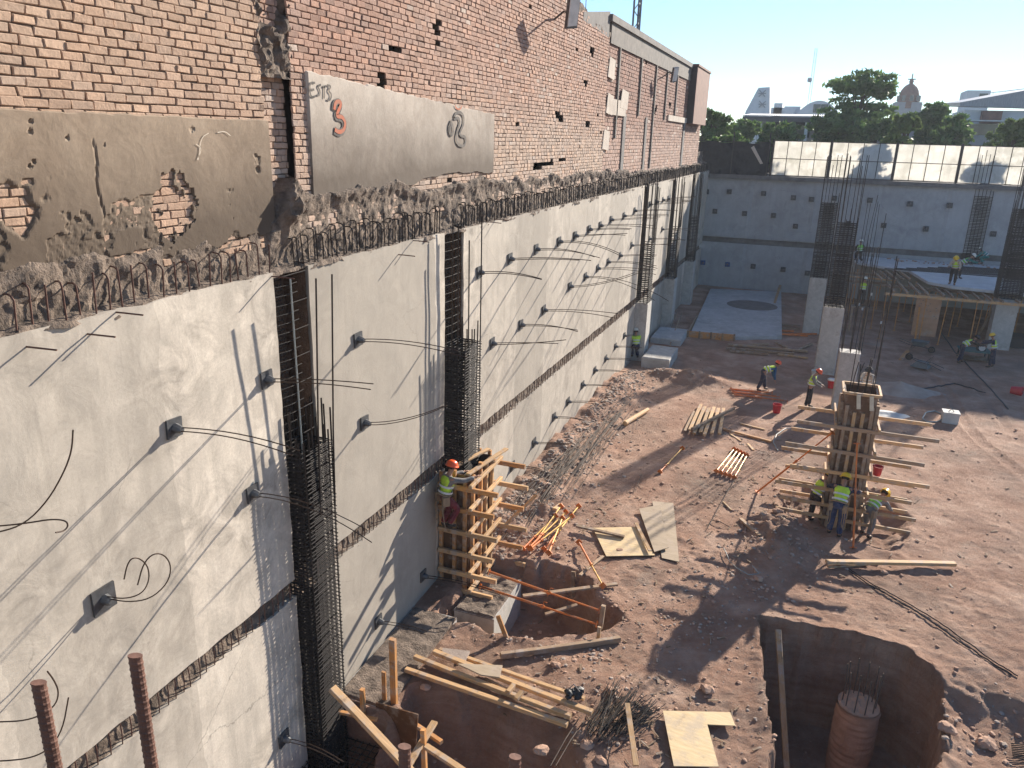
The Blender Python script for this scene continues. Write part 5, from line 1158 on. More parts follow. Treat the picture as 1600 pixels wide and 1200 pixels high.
# ================================================================ MACHINES
def barrow(loc, rz, label, flip=False):
    t = thing('wheelbarrow', label, 'wheelbarrow', (0, 0, 0), 'wheelbarrows', world=False)
    b = MB(); top = [(-.36, -.35), (.36, -.35), (.30, .55), (-.30, .55)]; bot = [(-.22, -.2), (.22, -.2), (.18, .3), (-.18, .3)]
    b.add([(x, y, .62) for x, y in top]+[(x, y, .34) for x, y in bot]+[(x*.95, y*.95, .62) for x, y in top]+[(x*.9, y*.9, .36) for x, y in bot],
          [(0, 4, 5, 1), (1, 5, 6, 2), (2, 6, 7, 3), (3, 7, 4, 0), (4, 7, 6, 5), (8, 9, 13, 12), (9, 10, 14, 13), (10, 11, 15, 14), (11, 8, 12, 15), (12, 13, 14, 15), (0, 1, 9, 8), (1, 2, 10, 9), (2, 3, 11, 10), (3, 0, 8, 11)])
    b.build('tray', 'barrow', t)
    for s_ in (-1, 1):
        MB().tube([(s_*.05, .72, .2), (s_*.16, .3, .32), (s_*.26, -.4, .38), (s_*.29, -.95, .55)], .018, 6).build('handle', 'frame', t)
        MB().tube([(s_*.24, -.25, .36), (s_*.26, -.38, .02), (s_*.25, -.1, .34)], .014, 5).build('leg', 'frame', t)
    b = MB(); b.tube([(0, .72+.15*math.sin(a), .2+.15*math.cos(a)) for a in np.linspace(0, 2*math.pi, 14)[:-1]], .045, 6, closed=True); b.build('tyre', 'black', t)
    b = MB(); b.tube([(-.03, .72, .2), (.03, .72, .2)], .10, 10); b.build('rim', 'frame', t)
    t.location = loc; t.rotation_euler = (R(180) if flip else 0, 0, rz)
    if flip: t.location.z += .64
    return t
barrow(gp(1432, 549), R(-100), 'dark wheelbarrow standing below the brown plywood sheet')
barrow(gp(1441, 574), R(-110), 'grey wheelbarrow turned upside down, nearer of the two', True)
p = gp(1519, 562); t = thing('saw_bench', 'teal topped saw bench between the two workers at the right', 'saw', p)
MB().box((p.x-.75, p.y-.5, p.z+.52), (p.x+.75, p.y+.6, p.z+.58)).build('table_top', 'tealpaint', t)
for sx in (-.65, .65):
    for sy in (-.4, .5): MB().box((p.x+sx-.04, p.y+sy-.04, p.z-.1), (p.x+sx+.04, p.y+sy+.04, p.z+.52)).build('leg', 'frame', t)
MB().box((p.x+.1, p.y-.2, p.z+.58), (p.x+.5, p.y+.15, p.z+.85)).build('motor', 'black', t); MB().tube([(p.x+.3, p.y-.2, p.z+.75), (p.x+.3, p.y-.26, p.z+.75)], .16, 12).build('blade_guard', 'whitep', t)
MB().box((p.x-.7, p.y-.48, p.z+.1), (p.x+.7, p.y+.5, p.z+.13)).build('lower_shelf', 'wood_old', t)
p = gp(1596, 545); t = thing('dark_trough', 'dark mixing trough at the right edge under the deck', 'trough', p)
MB().box((p.x-.9, p.y, p.z), (p.x+1.2, p.y+1.6, p.z+.08)).build('floor_plate', 'black', t)
for q in (((-.9, 0), (-.82, 1.6)), ((1.12, 0), (1.2, 1.6)), ((-.82, 0), (1.12, .08)), ((-.82, 1.52), (1.12, 1.6))): MB().box((p.x+q[0][0], p.y+q[0][1], p.z+.082), (p.x+q[1][0], p.y+q[1][1], p.z+.6)).build('side_panel', 'black', t)
# flood lamps on the brick wall
def lamp(px, py, label, s_=1.0):
    p = W(px, py, XB+.7*s_); t = thing('flood_lamp', label, 'lamp', p, 'flood lamps on the brick wall')
    MB().tube([(XB-.05, p.y+.5*s_, p.z-.1), (XB+.3*s_, p.y+.5*s_, p.z+.15), (p.x, p.y, p.z)], .03*s_, 6).build('arm', 'frame', t)
    MB().beam((p.x, p.y-.02, p.z-.38*s_), (p.x+.12*s_, p.y-.22*s_, p.z+.38*s_), .42*s_, .10, (1, -.6, 0)).build('housing', 'plate', t)
    MB().beam((p.x+.055, p.y-.07, p.z-.33*s_), (p.x+.175*s_, p.y-.27*s_, p.z+.33*s_), .36*s_, .03, (1, -.6, 0)).build('lens', 'whitep', t)
lamp(893, 22, 'flood lamp on an arm near the crown of the brick wall, nearer one'); lamp(1053, 117, 'small flood lamp on an arm on the far brickwork', .9)
# lattice mast behind the wall, thin whip
p = W(994, 38, -22); t = thing('billboard_mast', 'dark steel mast rising behind the brick wall at the top edge', 'mast', (p.x, p.y, 8.4))
b = MB()
for dx, dy in ((-.4, 0), (.4, 0), (0, .7)): b.tube([(p.x+dx, p.y+dy, 8.4), (p.x+dx, p.y+dy, 38)], .12, 5)
b.build('uprights', 'mast', t); b = MB()
for k_ in range(14): z = 8.4+k_*2.1; b.tube([(p.x-.4, p.y, z), (p.x+.4, p.y, z+1.05), (p.x-.4, p.y, z+2.1)], .06, 4); b.tube([(p.x+.4, p.y, z), (p.x, p.y+.7, z+1.05), (p.x+.4, p.y, z+2.1)], .06, 4)
b.build('lacing', 'mast', t)
p = W(915, 16, XB-.3); tag(MB().tube([(p.x, p.y, p.z-.6), (p.x, p.y, p.z+2.5)], .012, 5).build('thin_rod', 'frame', None, p), 'thin rod standing on the crown of the brick wall', 'rod')

# ================================================================ PEOPLE
def skin_obj(name, nodes_, edges, mat, parent, levels=1):
    import bmesh
    bm = bmesh.new(); lay = bm.verts.layers.skin.verify(); vs = []
    for i, (co, r_) in enumerate(nodes_):
        v_ = bm.verts.new(co); v_[lay].radius = r_ if hasattr(r_, '__len__') else (r_, r_); v_[lay].use_root = (i == 0); vs.append(v_)
    for a, c in edges: bm.edges.new((vs[a], vs[c]))
    me = bpy.data.meshes.new(name); bm.to_mesh(me); bm.free(); me.materials.append(M[mat])
    o = bpy.data.objects.new(name, me); COL.objects.link(o); o.parent = parent
    md = o.modifiers.new('skin', 'SKIN'); md.use_smooth_shade = True; md.branch_smoothing = .3
    sb = o.modifiers.new('sub', 'SUBSURF'); sb.levels = levels; sb.render_levels = levels
    return o
def person(label, loc, rz, lean=5, head=0, legs=((0, 0), (0, 0)), arms=((10, 20, 8), (10, 20, 8)), shirt='greycl', pants='blackcl', vest='vest', helm='helm_y', belt=False, h=1.72, z=None, twist=0, group='site workers'):
    t = thing('person', label, 'person', (0, 0, 0), group, world=False)
    k = h/1.72; V = Vector
    def rx(a): a = R(a); return V((0, math.sin(a), math.cos(a)))
    up = rx(lean); fw = V((0, math.cos(R(lean)), -math.sin(R(lean))))
    pel = V((0, 0, 0)); bel = pel+up*.14*k; che = pel+up*.34*k; nec = pel+up*.50*k
    hu = rx(lean*.6+head); hf = V((0, hu.z, -hu.y)); jaw = nec+hu*.08*k; hd = nec+hu*.17*k; ht_ = nec+hu*.25*k
    nd = [(pel, (.135*k, .105*k)), (bel, (.12*k, .095*k)), (che, (.145*k, .105*k)), (nec, .055*k), (jaw+hf*.02, .062*k), (hd+hf*.01, (.078*k, .092*k)), (ht_, .06*k), (hd+hf*.115*k, .012*k)]
    ed = [(0, 1), (1, 2), (2, 3), (3, 4), (4, 5), (5, 6), (5, 7)]
    low = 9; leg = []; armj = []
    for s_, (ha, kb) in zip((-1, 1), legs):
        hp = pel+V((s_*.10*k, 0, -.05*k)); kn = hp+V((s_*.03, math.sin(R(ha)), -math.cos(R(ha))))*.43*k
        an = kn+V((s_*.01, math.sin(R(ha-kb)), -math.cos(R(ha-kb))))*.41*k; toe = an+V((s_*.03, .17*k, -.05*k)); heel = an+V((0, -.03, -.05*k))
        i0 = len(nd); nd += [(hp, .088*k), (kn, .058*k), (an, .04*k), (toe, (.035*k, .025*k))]; ed += [(0, i0), (i0, i0+1), (i0+1, i0+2), (i0+2, i0+3)]
        leg.append((hp, kn, an, toe, heel)); low = min(low, an.z-.09*k)
    for s_, (ap, ae, ao) in zip((-1, 1), arms):
        sh = pel+up*.445*k+V((s_*.175*k, 0, 0)); a1 = R(ap); o1 = R(ao)
        d1 = V((s_*math.sin(o1), math.sin(a1)*math.cos(o1), -math.cos(a1)*math.cos(o1))); el = sh+d1*.28*k
        a2 = R(ap+ae); d2 = V((s_*math.sin(o1)*.2, math.sin(a2), -math.cos(a2))).normalized(); wr = el+d2*.25*k; pm = wr+d2*.07*k
        i0 = len(nd); nd += [(sh, .055*k), (el, .04*k), (wr, .028*k), (pm, (.036*k, .018*k))]; ed += [(2, i0), (i0, i0+1), (i0+1, i0+2), (i0+2, i0+3)]
        side = d2.cross(V((0, 0, 1))); side = side.normalized() if side.length > .1 else V((1, 0, 0)); dn = d2.cross(side)
        for f, ln in enumerate((.062, .072, .068, .052)):
            q = pm+side*((f-1.5)*.02*k)+d2*.035*k; n0 = len(nd); nd += [(q, .009*k), (q+d2*ln*.55*k+dn*.01*k, .008*k), (q+d2*ln*.85*k+dn*.035*k, .0065*k)]; ed += [(i0+3, n0), (n0, n0+1), (n0+1, n0+2)]
        q = wr+d2*.03*k-side*.038*k; n0 = len(nd); nd += [(q, .010*k), (q+(d2*.6-side).normalized()*.04*k, .009*k)]; ed += [(i0+2, n0), (n0, n0+1)]
        armj.append((sh, el, wr))
    off = V((0, 0, -low)); mv = lambda L: [(a+off, r_) for a, r_ in L]
    skin_obj('body', mv(nd), ed, 'skin', t)
    # clothing
    s = [(bel-up*.06*k, (.145*k, .115*k)), (che, (.165*k, .125*k)), (pel+up*.45*k, (.10*k, .08*k)), (nec-up*.01, .068*k)]; e2 = [(0, 1), (1, 2), (2, 3)]
    for sh, el, wr in armj: i0 = len(s); s += [(sh, .085*k), (el, .066*k), (wr, .05*k)]; e2 += [(1, i0), (i0, i0+1), (i0+1, i0+2)]
    skin_obj('shirt', mv(s), e2, shirt, t)
    s = [(pel, (.165*k, .135*k)), (pel+up*.10*k, (.14*k, .11*k))]; e2 = [(0, 1)]
    for hp, kn, an, toe, heel in leg: i0 = len(s); s += [(hp, .115*k), (kn, .088*k), (an+V((0, 0, .02)), .072*k)]; e2 += [(0, i0), (i0, i0+1), (i0+1, i0+2)]
    skin_obj('trousers', mv(s), e2, pants, t)
    for hp, kn, an, toe, heel in leg: skin_obj('boot', mv([(an+V((0, 0, .05)), .055*k), (an+V((0, .01, -.035*k)), .055*k), (toe, (.050*k, .04*k))]), [(0, 1), (1, 2)], 'boot', t)
    s = [(pel-up*.03*k, (.172*k, .145*k)), (pel+up*.22*k, (.168*k, .138*k)), (che, (.182*k, .143*k)), (pel+up*.44*k, (.135*k, .10*k))]; e2 = [(0, 1), (1, 2), (2, 3)]
    for sh, el, wr in armj: i0 = len(s); s += [(sh+V((0, 0, .01)), .082*k)]; e2 += [(2, i0)]
    vo = skin_obj('vest', mv(s), e2, vest, t)
    for dst in (.10, .24):
        c = pel+up*dst*k+off; pts = [c+V((math.cos(a)*.186*k, 0, 0))+fw*(math.sin(a)*.158*k) for a in np.linspace(0, 2*math.pi, 17)[:-1]]
        b = MB(); n = len(pts)
        for p_ in pts: b.v += [tuple(p_-up*.025*k), tuple(p_+up*.025*k)]
        b.f = [(2*i, 2*((i+1) % n), 2*((i+1) % n)+1, 2*i+1) for i in range(n)]; b.build('reflective_stripe', 'stripe', t)
    c = hd+hu*.055*k+off
    rot = Matrix((V((1, 0, 0)), hf, hu)).transposed().to_4x4()
    if helm:
        b = MB(); b.lathe([(.150*k, -.005), (.152*k, .006), (.122*k, .012), (.120*k, .05*k), (.10*k, .095*k), (.062*k, .125*k), (.01, .135*k)], 16)
        for i, v_ in enumerate(b.v):
            x, y, z_ = v_; y *= 1.12
            if math.hypot(x, y) > .13*k and y < 0: x *= .86; y *= .86
            b.v[i] = (x, y, z_)
        b.add([(-.012, -.12*k, .03), (.012, -.12*k, .03), (.012, 0, .142*k), (-.012, 0, .142*k), (.012, .12*k, .04), (-.012, .12*k, .04)], [(0, 1, 2, 3), (3, 2, 4, 5)])
        b.v = [tuple(rot @ V(v_)+c) for v_ in b.v]; b.build('helmet', helm, t, smooth=True)
    b = MB(); b.lathe([(.088*k, -.05*k), (.094*k, .0), (.085*k, .04*k), (.04*k, .07*k)], 12); b.v = [tuple(rot @ (V(v_)+V((0, -.018, -.01)))+c) for v_ in b.v]; b.build('hair', 'hair', t, smooth=True)
    for s_ in (-1, 1):
        b = MB(); b.rock((0, 0, 0), .011*k, 3, 1); b.v = [tuple(V(v_)+hd+off+hf*.088*k+hu*.012+V((s_*.03*k, 0, 0))) for v_ in b.v]; b.build('eye', 'hair', t)
        b = MB(); b.rock((0, 0, 0), .022*k, 4, 1.3); b.v = [tuple(V(v_)+hd+off-hu*.005+V((s_*.082*k, 0, 0))) for v_ in b.v]; b.build('ear', 'skin', t)
    if belt:
        c = pel+up*.03*k+off; b = MB(); b.tube([c+V((math.cos(a)*.165*k, 0, 0))+fw*(math.sin(a)*.14*k) for a in np.linspace(0, 2*math.pi, 15)[:-1]], .022, 6, closed=True); b.build('tool_belt', 'tan', t)
        for s_ in (-1, 1):
            b = MB(); q = c+V((s_*.17, -.06, -.12)); b.box(tuple(q-V((.04, .08, .12))), tuple(q+V((.04, .08, .11)))); b.build('tool_pouch', 'tan', t)
            for j in range(2): b = MB(); q = c+V((s_*(.12+.05*j), -.11, -.1)); b.tube([q, q+V((s_*.03, -.04, -.25)), q+V((s_*.02, 0, -.45-.12*j)), q+V((s_*.05, .02, -.6-.1*j))], .011, 5); b.build('rope', 'tan', t)
    t.location = loc; t.rotation_euler = (0, 0, R(rz)); t.scale = (1.12, 1.10, 1.02)
    return t
p = W(700, 822, -7.2)
person('worker in orange helmet and maroon trousers clinging to the timber form against the long wall', (-7.42, 15.3, 1.72), -38, 12, 10, ((25, 50), (38, 70)), ((70, 20, 10), (75, 25, 10)), 'greycl', 'maroon', 'vest', 'helm_o', True, 1.75)
person('worker in orange helmet bending over the long orange props', gp(1189, 610), -70, 72, -20, ((18, 12), (-8, 12)), ((5, 15, 5), (-5, 20, 5)), 'blue', 'navy', 'vest', 'helm_o')
person('worker in orange helmet standing and looking down near the columns', gp(1262, 637), -95, 8, 32, ((3, 4), (-4, 4)), ((15, 50, 8), (20, 50, 8)), 'greycl', 'blackcl', 'vest', 'helm_o')
person('worker in yellow helmet and grey sleeves stepping toward the middle form, leftmost of the crew', gp(1266, 817), -60, 28, 12, ((10, 18), (42, 55)), ((45, 30, 8), (40, 30, 8)), 'greycl', 'blackcl', 'vest', 'helm_y')
person('worker in yellow helmet and blue jeans seen from behind, centre of the crew', gp(1302, 838), -12, 36, 15, ((15, 28), (5, 15)), ((55, 20, 30), (55, 20, 30)), 'navy', 'jeans', 'vest', 'helm_y', True, 1.86)
person('worker bent down with his head hidden, rightmost of the crew at the middle form', gp(1351, 838), -35, 62, 30, ((22, 40), (12, 34)), ((30, 20, 10), (30, 20, 10)), 'greycl', 'greycl', 'vestg', 'helm_y', True)
person('worker in pale shirt and dark cap half hidden behind the middle form', gp(1349, 632), 170, 14, 20, ((5, 10), (0, 6)), ((30, 50, 10), (40, 60, 10)), 'cream', 'tan', 'creamv', 'blackhat')
person('worker in lime vest crouching against the third wall column', gp(992, 566)+Vector((0, 0, .2)), 25, 20, 10, ((60, 100), (50, 95)), ((40, 30, 8), (40, 30, 8)), 'vest', 'navy', 'vest', 'helm_w')
def dp(px, py): return G(px, py, SZ)+Vector((0, 0, .005))
person('worker in yellow helmet at the deck edge, looking down', dp(1487, 445), 165, 22, 30, ((4, 4), (-6, 4)), ((15, 50, 15), (25, 55, 15)), 'cream', 'blackcl', 'vest', 'helm_y')
person('worker in pale cap leaning right behind the yellow helmet on the deck', dp(1497, 436), -95, 48, 10, ((6, 6), (-10, 6)), ((50, 20, 8), (60, 20, 8)), 'teal', 'blackcl', 'vestg', 'helm_w')
person('worker standing upright at the back left of the deck among thin bars', dp(1367, 398), 20, 3, 0, ((3, 3), (-3, 3)), ((25, 40, 10), (20, 30, 10)), 'blackcl', 'blackcl', 'vestg', 'helm_w')
person('worker kneeling low at the far left corner of the deck', dp(1341, 408), 10, 6, 0, ((75, 95), (10, 95)), ((20, 40, 10), (20, 30, 10)), 'blackcl', 'blackcl', 'vestg', 'helm_w')
person('dark clad worker crouching on the deck near the far wall', dp(1484, 406), -70, 50, 20, ((80, 110), (60, 110)), ((50, 20, 8), (60, 20, 8)), 'blackcl', 'blackcl', 'vestg', None)
person('worker in teal crouching behind the second deck cage', dp(1541, 414), 80, 55, 10, ((80, 110), (60, 110)), ((30, 20, 8), (40, 20, 8)), 'teal', 'teal', 'tealv', 'helm_w')
p = YP(1344, 478, 51.0); t = thing('trestle', 'small timber trestle under the left deck corner', 'trestle', (p.x, 51, 0))
MB().box((p.x-.5, 50.7, p.z-.06), (p.x+.5, 51.3, p.z)).build('platform', 'wood_old', t)
for sx in (-.42, .42):
    for sy in (-.22, .22): MB().box((p.x+sx-.04, 51+sy-.04, -.1), (p.x+sx+.04, 51+sy+.04, p.z-.06)).build('leg', 'wood_old', t)
person('worker in lime vest standing on a trestle under the left deck corner', (p.x, 51, p.z), -20, 10, 0, ((3, 3), (-3, 3)), ((120, 20, 10), (120, 20, 10)), 'tan', 'blackcl', 'vest', 'helm_w', h=1.65)
person('worker bending over the saw bench from its left side', gp(1499, 567), -75, 55, 10, ((12, 10), (-6, 10)), ((50, 15, 8), (60, 15, 8)), 'blackcl', 'navy', 'vest', 'blackhat')
person('worker in yellow helmet standing right of the saw bench', gp(1547, 574), 75, 12, 15, ((4, 4), (-5, 4)), ((60, 25, 8), (60, 25, 8)), 'navy', 'navy', 'vest', 'helm_y')

# ================================================================ BEYOND THE SITE
def leaf_cloud(blobs, n, ls, seed, mat, parent):
    rn = np.random.default_rng(seed); B = np.array(blobs); wgt = (B[:, 3]*B[:, 4]*B[:, 5])**(.75); wgt /= wgt.sum()
    idx = rn.choice(len(B), n, p=wgt); d = rn.normal(size=(n, 3)); d /= np.linalg.norm(d, axis=1)[:, None]; r_ = rn.random(n)**.45
    # leaves gather into twig clumps
    nc = max(10, n//36); ci = rn.integers(0, nc, n); cl = rn.normal(size=(nc, 3)); cl /= np.linalg.norm(cl, axis=1)[:, None]; cr = rn.random(nc)**.4*rn.uniform(.9, 1.22, nc); cb = rn.choice(len(B), nc, p=wgt)
    C = B[cb[ci], :3]+cl[ci]*cr[ci][:, None]*B[cb[ci], 3:6]+rn.normal(size=(n, 3))*np.array([.32, .32, .13])*B[cb[ci], 3:6].mean(1)[:, None]*.42
    a = rn.normal(size=(n, 3)); a /= np.linalg.norm(a, axis=1)[:, None]; u = np.cross(a, rn.normal(size=(n, 3))); u /= np.linalg.norm(u, axis=1)[:, None]
    s_ = ls*rn.uniform(.5, 1.3, n)[:, None]; V = np.stack([C-a*s_, C+u*s_*.45, C+a*s_, C-u*s_*.45], 1).reshape(-1, 3)
    off = np.array(OFF.get(parent.name, (0, 0, 0))); V -= off
    me = bpy.data.meshes.new('crown'); me.vertices.add(4*n); me.vertices.foreach_set('co', V.astype(np.float32).ravel())
    me.loops.add(4*n); me.loops.foreach_set('vertex_index', np.arange(4*n, dtype=np.int32)); me.polygons.add(n); me.polygons.foreach_set('loop_start', np.arange(0, 4*n, 4, dtype=np.int32)); me.update()
    at_ = me.attributes.new('tone', 'FLOAT', 'POINT'); tone = np.clip(.45+.3*rn.normal(size=nc)[ci]+.12*rn.normal(size=n), 0, 1); at_.data.foreach_set('value', np.repeat(tone, 4).astype(np.float32))
    me.materials.append(M[mat]); o = bpy.data.objects.new('crown', me); COL.objects.link(o); o.parent = parent; return o
def tree(label, x, y, ztop, wd, n, seed, kind='leaf', zb=8.4, spread=1.0, flat=False, crown_lo=.35):
    rn = random.Random(seed); H_ = ztop-zb; t = thing('broadleaf_tree', label, 'tree', (x, y, zb), 'trees beyond the far wall'); blobs = []
    b = MB(); b.tube([(x, y, zb), (x+.2, y, zb+H_*.3), (x+.1, y+.1, zb+H_*.62)], [.32, .24, .14], 8)
    nb = 11 if not flat else 22
    for k_ in range(nb):
        a = rn.uniform(0, 6.28); f = rn.random(); zz = zb+H_*(crown_lo+(.93-crown_lo)*f); rr = wd*.5*(.95-.5*f)*rn.uniform(.45, 1)
        q = (x+math.cos(a)*rr, y+math.sin(a)*rr*.8, zz); s_ = wd*rn.uniform(.14, .26)
        blobs.append((*q, s_*(1.25 if flat else 1), s_*(1.25 if flat else 1), s_*(.42 if flat else .75)))
        b.tube([(x+.1, y, zb+H_*rn.uniform(.22, .5)), ((x+q[0])/2, (y+q[1])/2, zz-H_*.1), q], [.12, .07, .03], 5)
    blobs.append((x, y, zb+H_*.6, wd*.30, wd*.28, H_*.26)); b.build('trunk', 'bark', t)
    leaf_cloud(blobs, n, .26 if not flat else .24, seed, kind, t); return t
def T(px_top, py_top, wpx, y, label, n, seed, **k):
    p = YP(px_top, py_top, y); wm = wpx/1200*y*1.05; return tree(label, p.x, y, p.z, wm, n, seed, **k)
T(1116, 168, 50, 72, 'bushy dark tree right behind the corner of the brick wall', 5000, 1)
T(1155, 190, 75, 76, 'low tree before the canopy posts, behind the cloth fence', 5500, 2, crown_lo=.1)
T(1215, 188, 75, 75, 'pale feathery low tree below the corrugated canopy', 5500, 13, crown_lo=.1)
T(1345, 113, 105, 84, 'tallest tree with flat layered branches behind the fence', 15000, 3, flat=True, crown_lo=.15)
T(1305, 178, 70, 80, 'dark bush left of the foot of the tallest tree', 9000, 4, crown_lo=.05)
T(1372, 172, 75, 78, 'dense dark tree below the crown of the tallest tree', 9000, 5, crown_lo=.05)
T(1468, 140, 62, 82, 'large dark tree right of the church dome', 11000, 6, crown_lo=.1)
T(1500, 165, 70, 78, 'rounded dark tree falling away to the right', 9000, 7, crown_lo=.05)
T(1418, 183, 60, 68, 'small pale green tree just behind the white fence', 5000, 8, kind='leaf2', crown_lo=.25)
T(1596, 180, 55, 70, 'hazy pale tree at the right edge of the photo', 7000, 9, kind='leaf2', crown_lo=.1)
T(1560, 204, 50, 74, 'low pale bush before the grey house', 4500, 10, kind='leaf2', crown_lo=.1)
T(1130, 200, 60, 68, 'low bush directly behind the cloth fence', 4500, 12, crown_lo=.05)
def bx(px0, py0, px1, py1, y, dep, z0=8.3):
    a = YP(px0, py0, y); c = YP(px1, py1, y); return (min(a.x, c.x), y, z0 if z0 is not None else min(a.z, c.z)), (max(a.x, c.x), y+dep, max(a.z, c.z))
# canopy building
t = thing('canopy_building', 'low building with a corrugated canopy roof on white posts behind the trees', 'building', (0, 96, 8.4))
a = YP(1165, 176, 92); c = YP(1400, 196, 92)
b = MB(); n = 90; x0_, x1_ = a.x, YP(1330, 180, 92).x
for k_ in range(n+1): x = x0_+(x1_-x0_)*k_/n; z = a.z+.05*(k_ % 2); b.v += [(x, 89, z-.35), (x, 99, z+.1), (x, 89, z-.43), (x, 99, z+.02)]
for k_ in range(n): o_ = k_*4; b.f += [(o_, o_+4, o_+5, o_+1), (o_+2, o_+3, o_+7, o_+6), (o_, o_+2, o_+6, o_+4)]
b.build('canopy_roof', 'roofm', t)
MB().box((x0_, 89.1, a.z-.95), (x1_, 89.4, a.z-.45)).build('fascia', 'mast', t)
for px in (1187, 1260, 1300): q = YP(px, 200, 89.5); MB().box((q.x-.16, 89.3, 8.35), (q.x+.16, 89.6, a.z-.45)).build('post', 'wbld', t)
MB().box((x0_+1, 98, 8.35), (x1_+8, 103, a.z-.5)).build('wall', 'gbld', t)
for px in (1215, 1235, 1255): q = YP(px, 205, 98); MB().box((q.x-.7, 97.96, q.z-.7), (q.x+.7, 98.02, q.z+1.0)).build('window', 'glass', t)
# white wedge tower
t = thing('white_tower', 'white wedge shaped tower with faint emblems against the sky', 'tower', (0, 140, 8.4))
P_ = [YP(px, py, 140) for px, py in ((1150, 235), (1165, 174), (1185, 137), (1203, 136), (1202, 235))]
b = MB(); n = 5; b.add([tuple(q) for q in P_]+[(q.x, 144, q.z) for q in P_], [tuple(range(n)), tuple(reversed(range(n, 2*n)))]+[(i, n+i, n+(i+1) % n, (i+1) % n) for i in range(n)]); b.build('body', 'wbld', t)
for py in (146, 163):
    q = YP(1191, py, 139.9); b = MB(); b.beam((q.x-.5, 139.9, q.z-.5), (q.x+.5, 139.9, q.z+.5), .12, .25, (0, 1, 0)); b.beam((q.x+.5, 139.9, q.z-.5), (q.x-.5, 139.88, q.z+.5), .12, .25, (0, 1, 0)); b.beam((q.x-.6, 139.87, q.z), (q.x+.6, 139.87, q.z), .12, .12, (0, 1, 0)); b.build('emblem', 'gbld', t)
# white roofs
t = thing('white_building', 'white stepped building right of the wedge tower', 'building', (0, 125, 8.4))
for q in ((1205, 168, 1238, 200), (1210, 161, 1222, 170)): MB().box(*bx(*q, 125, 4)).build('wall', 'wbld', t)
MB().box(*bx(1226, 166, 1248, 190, 126, 3)).build('roof_box', 'wbld', t)
t = thing('vaulted_building', 'pale vaulted roof with two dark windows left of the tallest tree', 'building', (0, 120, 8.4))
b = MB(); a = YP(1245, 178, 120); c = YP(1312, 178, 120); top = YP(1280, 157, 120).z; n = 16; xs = [a.x+(c.x-a.x)*k_/n for k_ in range(n+1)]
zs = [a.z+(top-a.z)*math.sin(math.pi*k_/n)**.8 for k_ in range(n+1)]
b.add([(x, 120, z) for x, z in zip(xs, zs)]+[(x, 132, z) for x, z in zip(xs, zs)]+[(a.x, 120, 8.3), (c.x, 120, 8.3)], [tuple(list(range(n+1))+[2*n+3, 2*n+2])[::-1]]+[(i, i+1, n+2+i, n+1+i) for i in range(n)]); b.build('vault', 'wbld', t)
for px in (1276, 1288): q = YP(px, 170, 119.9); MB().box((q.x-.45, 119.85, q.z-.5), (q.x+.45, 119.99, q.z+.6)).build('window', 'glass', t)
# radio mast
p = YP(1264, 160, 240); t = thing('radio_mast', 'thin guyed radio mast standing alone against the sky', 'mast', (p.x, 240, 8.4))
q = YP(1271, 75, 240); b = MB()
for dx in (-.35, .35): b.tube([(p.x+dx, 240, 8.4), (p.x+dx*.8, 240, q.z)], .06, 4)
for k_ in range(24): z = 8.4+(q.z-8.4)*k_/24; b.tube([(p.x-.35, 240, z), (p.x+.35, 240, z+(q.z-8.4)/48), (p.x-.35, 240, z+(q.z-8.4)/24)], .04, 3)
b.build('lattice', 'mastpale', t); MB().tube([(p.x-1.0, 239.5, YP(1261, 125, 240).z), (p.x-.2, 239.8, YP(1261, 125, 240).z)], .6, 8).build('dish', 'mastpale', t)
# church dome and second cross
p = YP(1419, 158, 190); t = thing('church_dome', 'brick church dome with a lantern and a cross above the trees', 'dome', (p.x, 190, 8.4)); rr = 12.5/1200*190
zb_ = YP(1419, 157, 190).z; zt2 = YP(1420, 131, 190).z; hh = zt2-zb_
b = MB(); b.lathe([(rr*1.05, -hh*.5), (rr*1.05, 0), (rr*.98, .1), (rr*.97, hh*.35), (rr*.85, hh*.6), (rr*.62, hh*.82), (rr*.32, hh*.97), (rr*.15, hh)], 24, (p.x, 190, zb_)); b.build('dome_shell', 'dome', t)
b = MB(); b.lathe([(rr*.2, 0), (rr*.2, hh*.12), (rr*.26, hh*.14), (rr*.08, hh*.3)], 12, (p.x, 190, zt2)); b.build('lantern', 'dome', t)
for k_ in range(8): a_ = k_*math.pi/4+.2; MB().box((p.x+rr*1.0*math.cos(a_)-.35, 190+rr*1.02*math.sin(a_)-.35, zb_-.2), (p.x+rr*1.0*math.cos(a_)+.35, 190+rr*1.02*math.sin(a_)+.35, zb_+hh*.28)).build('window', 'glass', t)
MB().box((p.x-rr*1.3, 188, 8.3), (p.x+rr*1.3, 195, zb_-.4)).build('drum', 'gbld', t)
zc_ = YP(1424, 115, 190).z; b = MB(); b.tube([(p.x, 190, zt2), (p.x, 190, zc_)], .12, 5); b.tube([(p.x-.75, 190, zc_-1.1), (p.x+.75, 190, zc_-1.1)], .12, 5); b.build('cross', 'frame', t)
p = YP(1330, 116, 190); t = thing('steeple_cross', 'small cross of a hidden steeple above the tallest tree', 'cross', (p.x, 190, 8.4))
b = MB(); b.tube([(p.x, 190, p.z-6), (p.x, 190, p.z)], .1, 5); b.tube([(p.x-.6, 190, p.z-.9), (p.x+.6, 190, p.z-.9)], .1, 5); b.build('cross', 'frame', t)
b = MB(); b.lathe([(1.6, 8.4-p.z), (1.6, -10), (.1, -6)], 8, (p.x, 190, p.z)); b.build('spire', 'gbld', t)
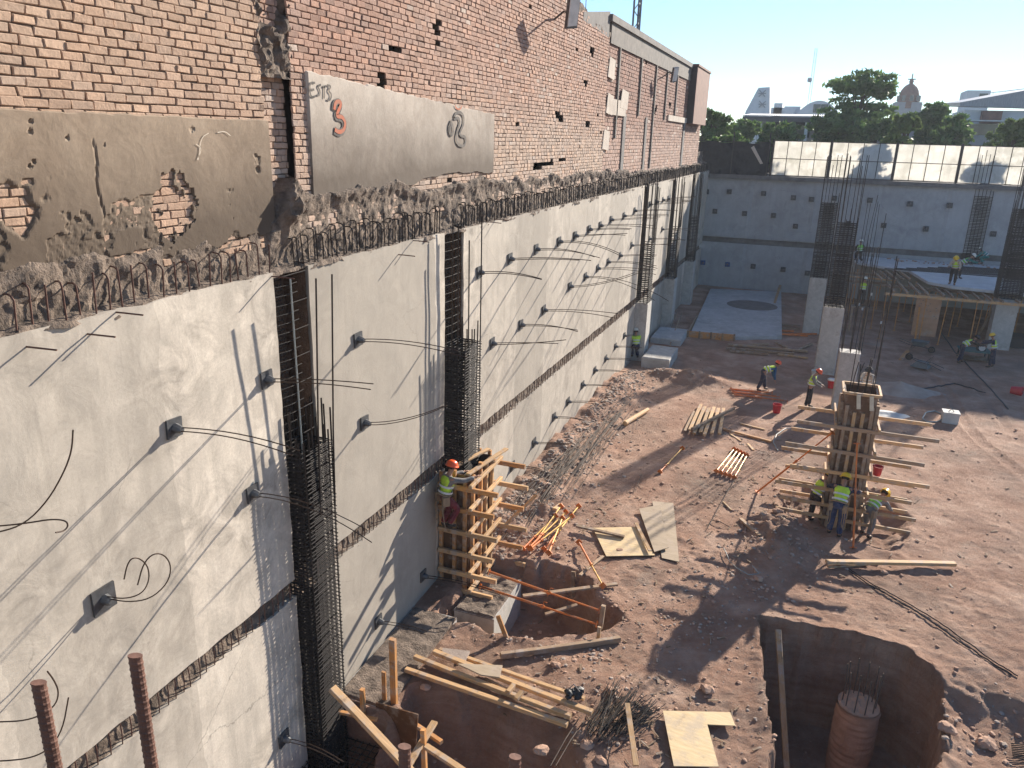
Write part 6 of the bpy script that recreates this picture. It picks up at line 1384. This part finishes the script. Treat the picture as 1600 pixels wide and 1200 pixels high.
# grey house at the right
t = thing('grey_house', 'modern grey house with a sloping metal roof at the right edge', 'building', (22, 100, 8.4))
MB().box(*bx(1505, 193, 1700, 240, 95, 12)).build('wall', 'gbld', t)
a = YP(1500, 160, 97); c = YP(1620, 138, 97); d = YP(1720, 150, 97); e = YP(1500, 166, 97)
b = MB(); P_ = [a, c, d, YP(1720, 172, 97), e]; n = 5; b.add([tuple(q) for q in P_]+[(q.x, 110, q.z+.5) for q in P_], [tuple(reversed(range(n))), tuple(range(n, 2*n))]+[(i, (i+1) % n, n+(i+1) % n, n+i) for i in range(n)]); b.build('roof', 'roofm', t)
MB().box(*bx(1508, 172, 1700, 190, 98, 9)).build('upper_wall', 'wbld', t)
MB().box(*bx(1500, 187, 1700, 192, 93.5, 3, None)).build('eave', 'wbld', t)
for q0, q1 in ((1517, 1530), (1532, 1545), (1548, 1560)): MB().box(*bx(q0, 194, q1, 211, 94.9, .15, None)).build('window', 'glass', t)
q = YP(1555, 180, 97); MB().box((q.x-1.2, 96.8, q.z-.8), (q.x+.6, 97.9, q.z+.4)).build('roof_box', 'dome', t)
t = thing('white_block', 'white rooftop block with a dark window and railing at the right', 'building', (22, 130, 8.4))
MB().box(*bx(1512, 141, 1542, 175, 128, 6)).build('wall', 'wbld', t); MB().box(*bx(1531, 146, 1543, 151, 127.9, .1, None)).build('window', 'glass', t)
a = YP(1542, 148, 128); c = YP(1610, 140, 128)
for k_ in range(8): q = a.lerp(c, k_/7); MB().tube([(q.x, 128, a.z-1.0), (q.x, 128, q.z+.2)], .05, 4).build('rail_post', 'wbld', t)
MB().tube([(a.x, 128, a.z+.2), (c.x, 128, c.z+.2)], .05, 4).build('rail', 'wbld', t)

# ---- the air
hz = MB(); hz.box((-380, -60, -4), (380, 340, 62)); o = hz.build('haze', 'wbld'); o['kind'] = 'stuff'
m = bpy.data.materials.new('haze_air'); m.use_nodes = True; t = m.node_tree; t.nodes.remove(t.nodes['Principled BSDF'])
pv = t.nodes.new('ShaderNodeVolumePrincipled'); pv.inputs['Color'].default_value = (.80, .88, 1, 1); pv.inputs['Density'].default_value = .0004; pv.inputs['Anisotropy'].default_value = .3
t.links.new(pv.outputs[0], t.nodes['Material Output'].inputs['Volume']); o.data.materials.clear(); o.data.materials.append(m)
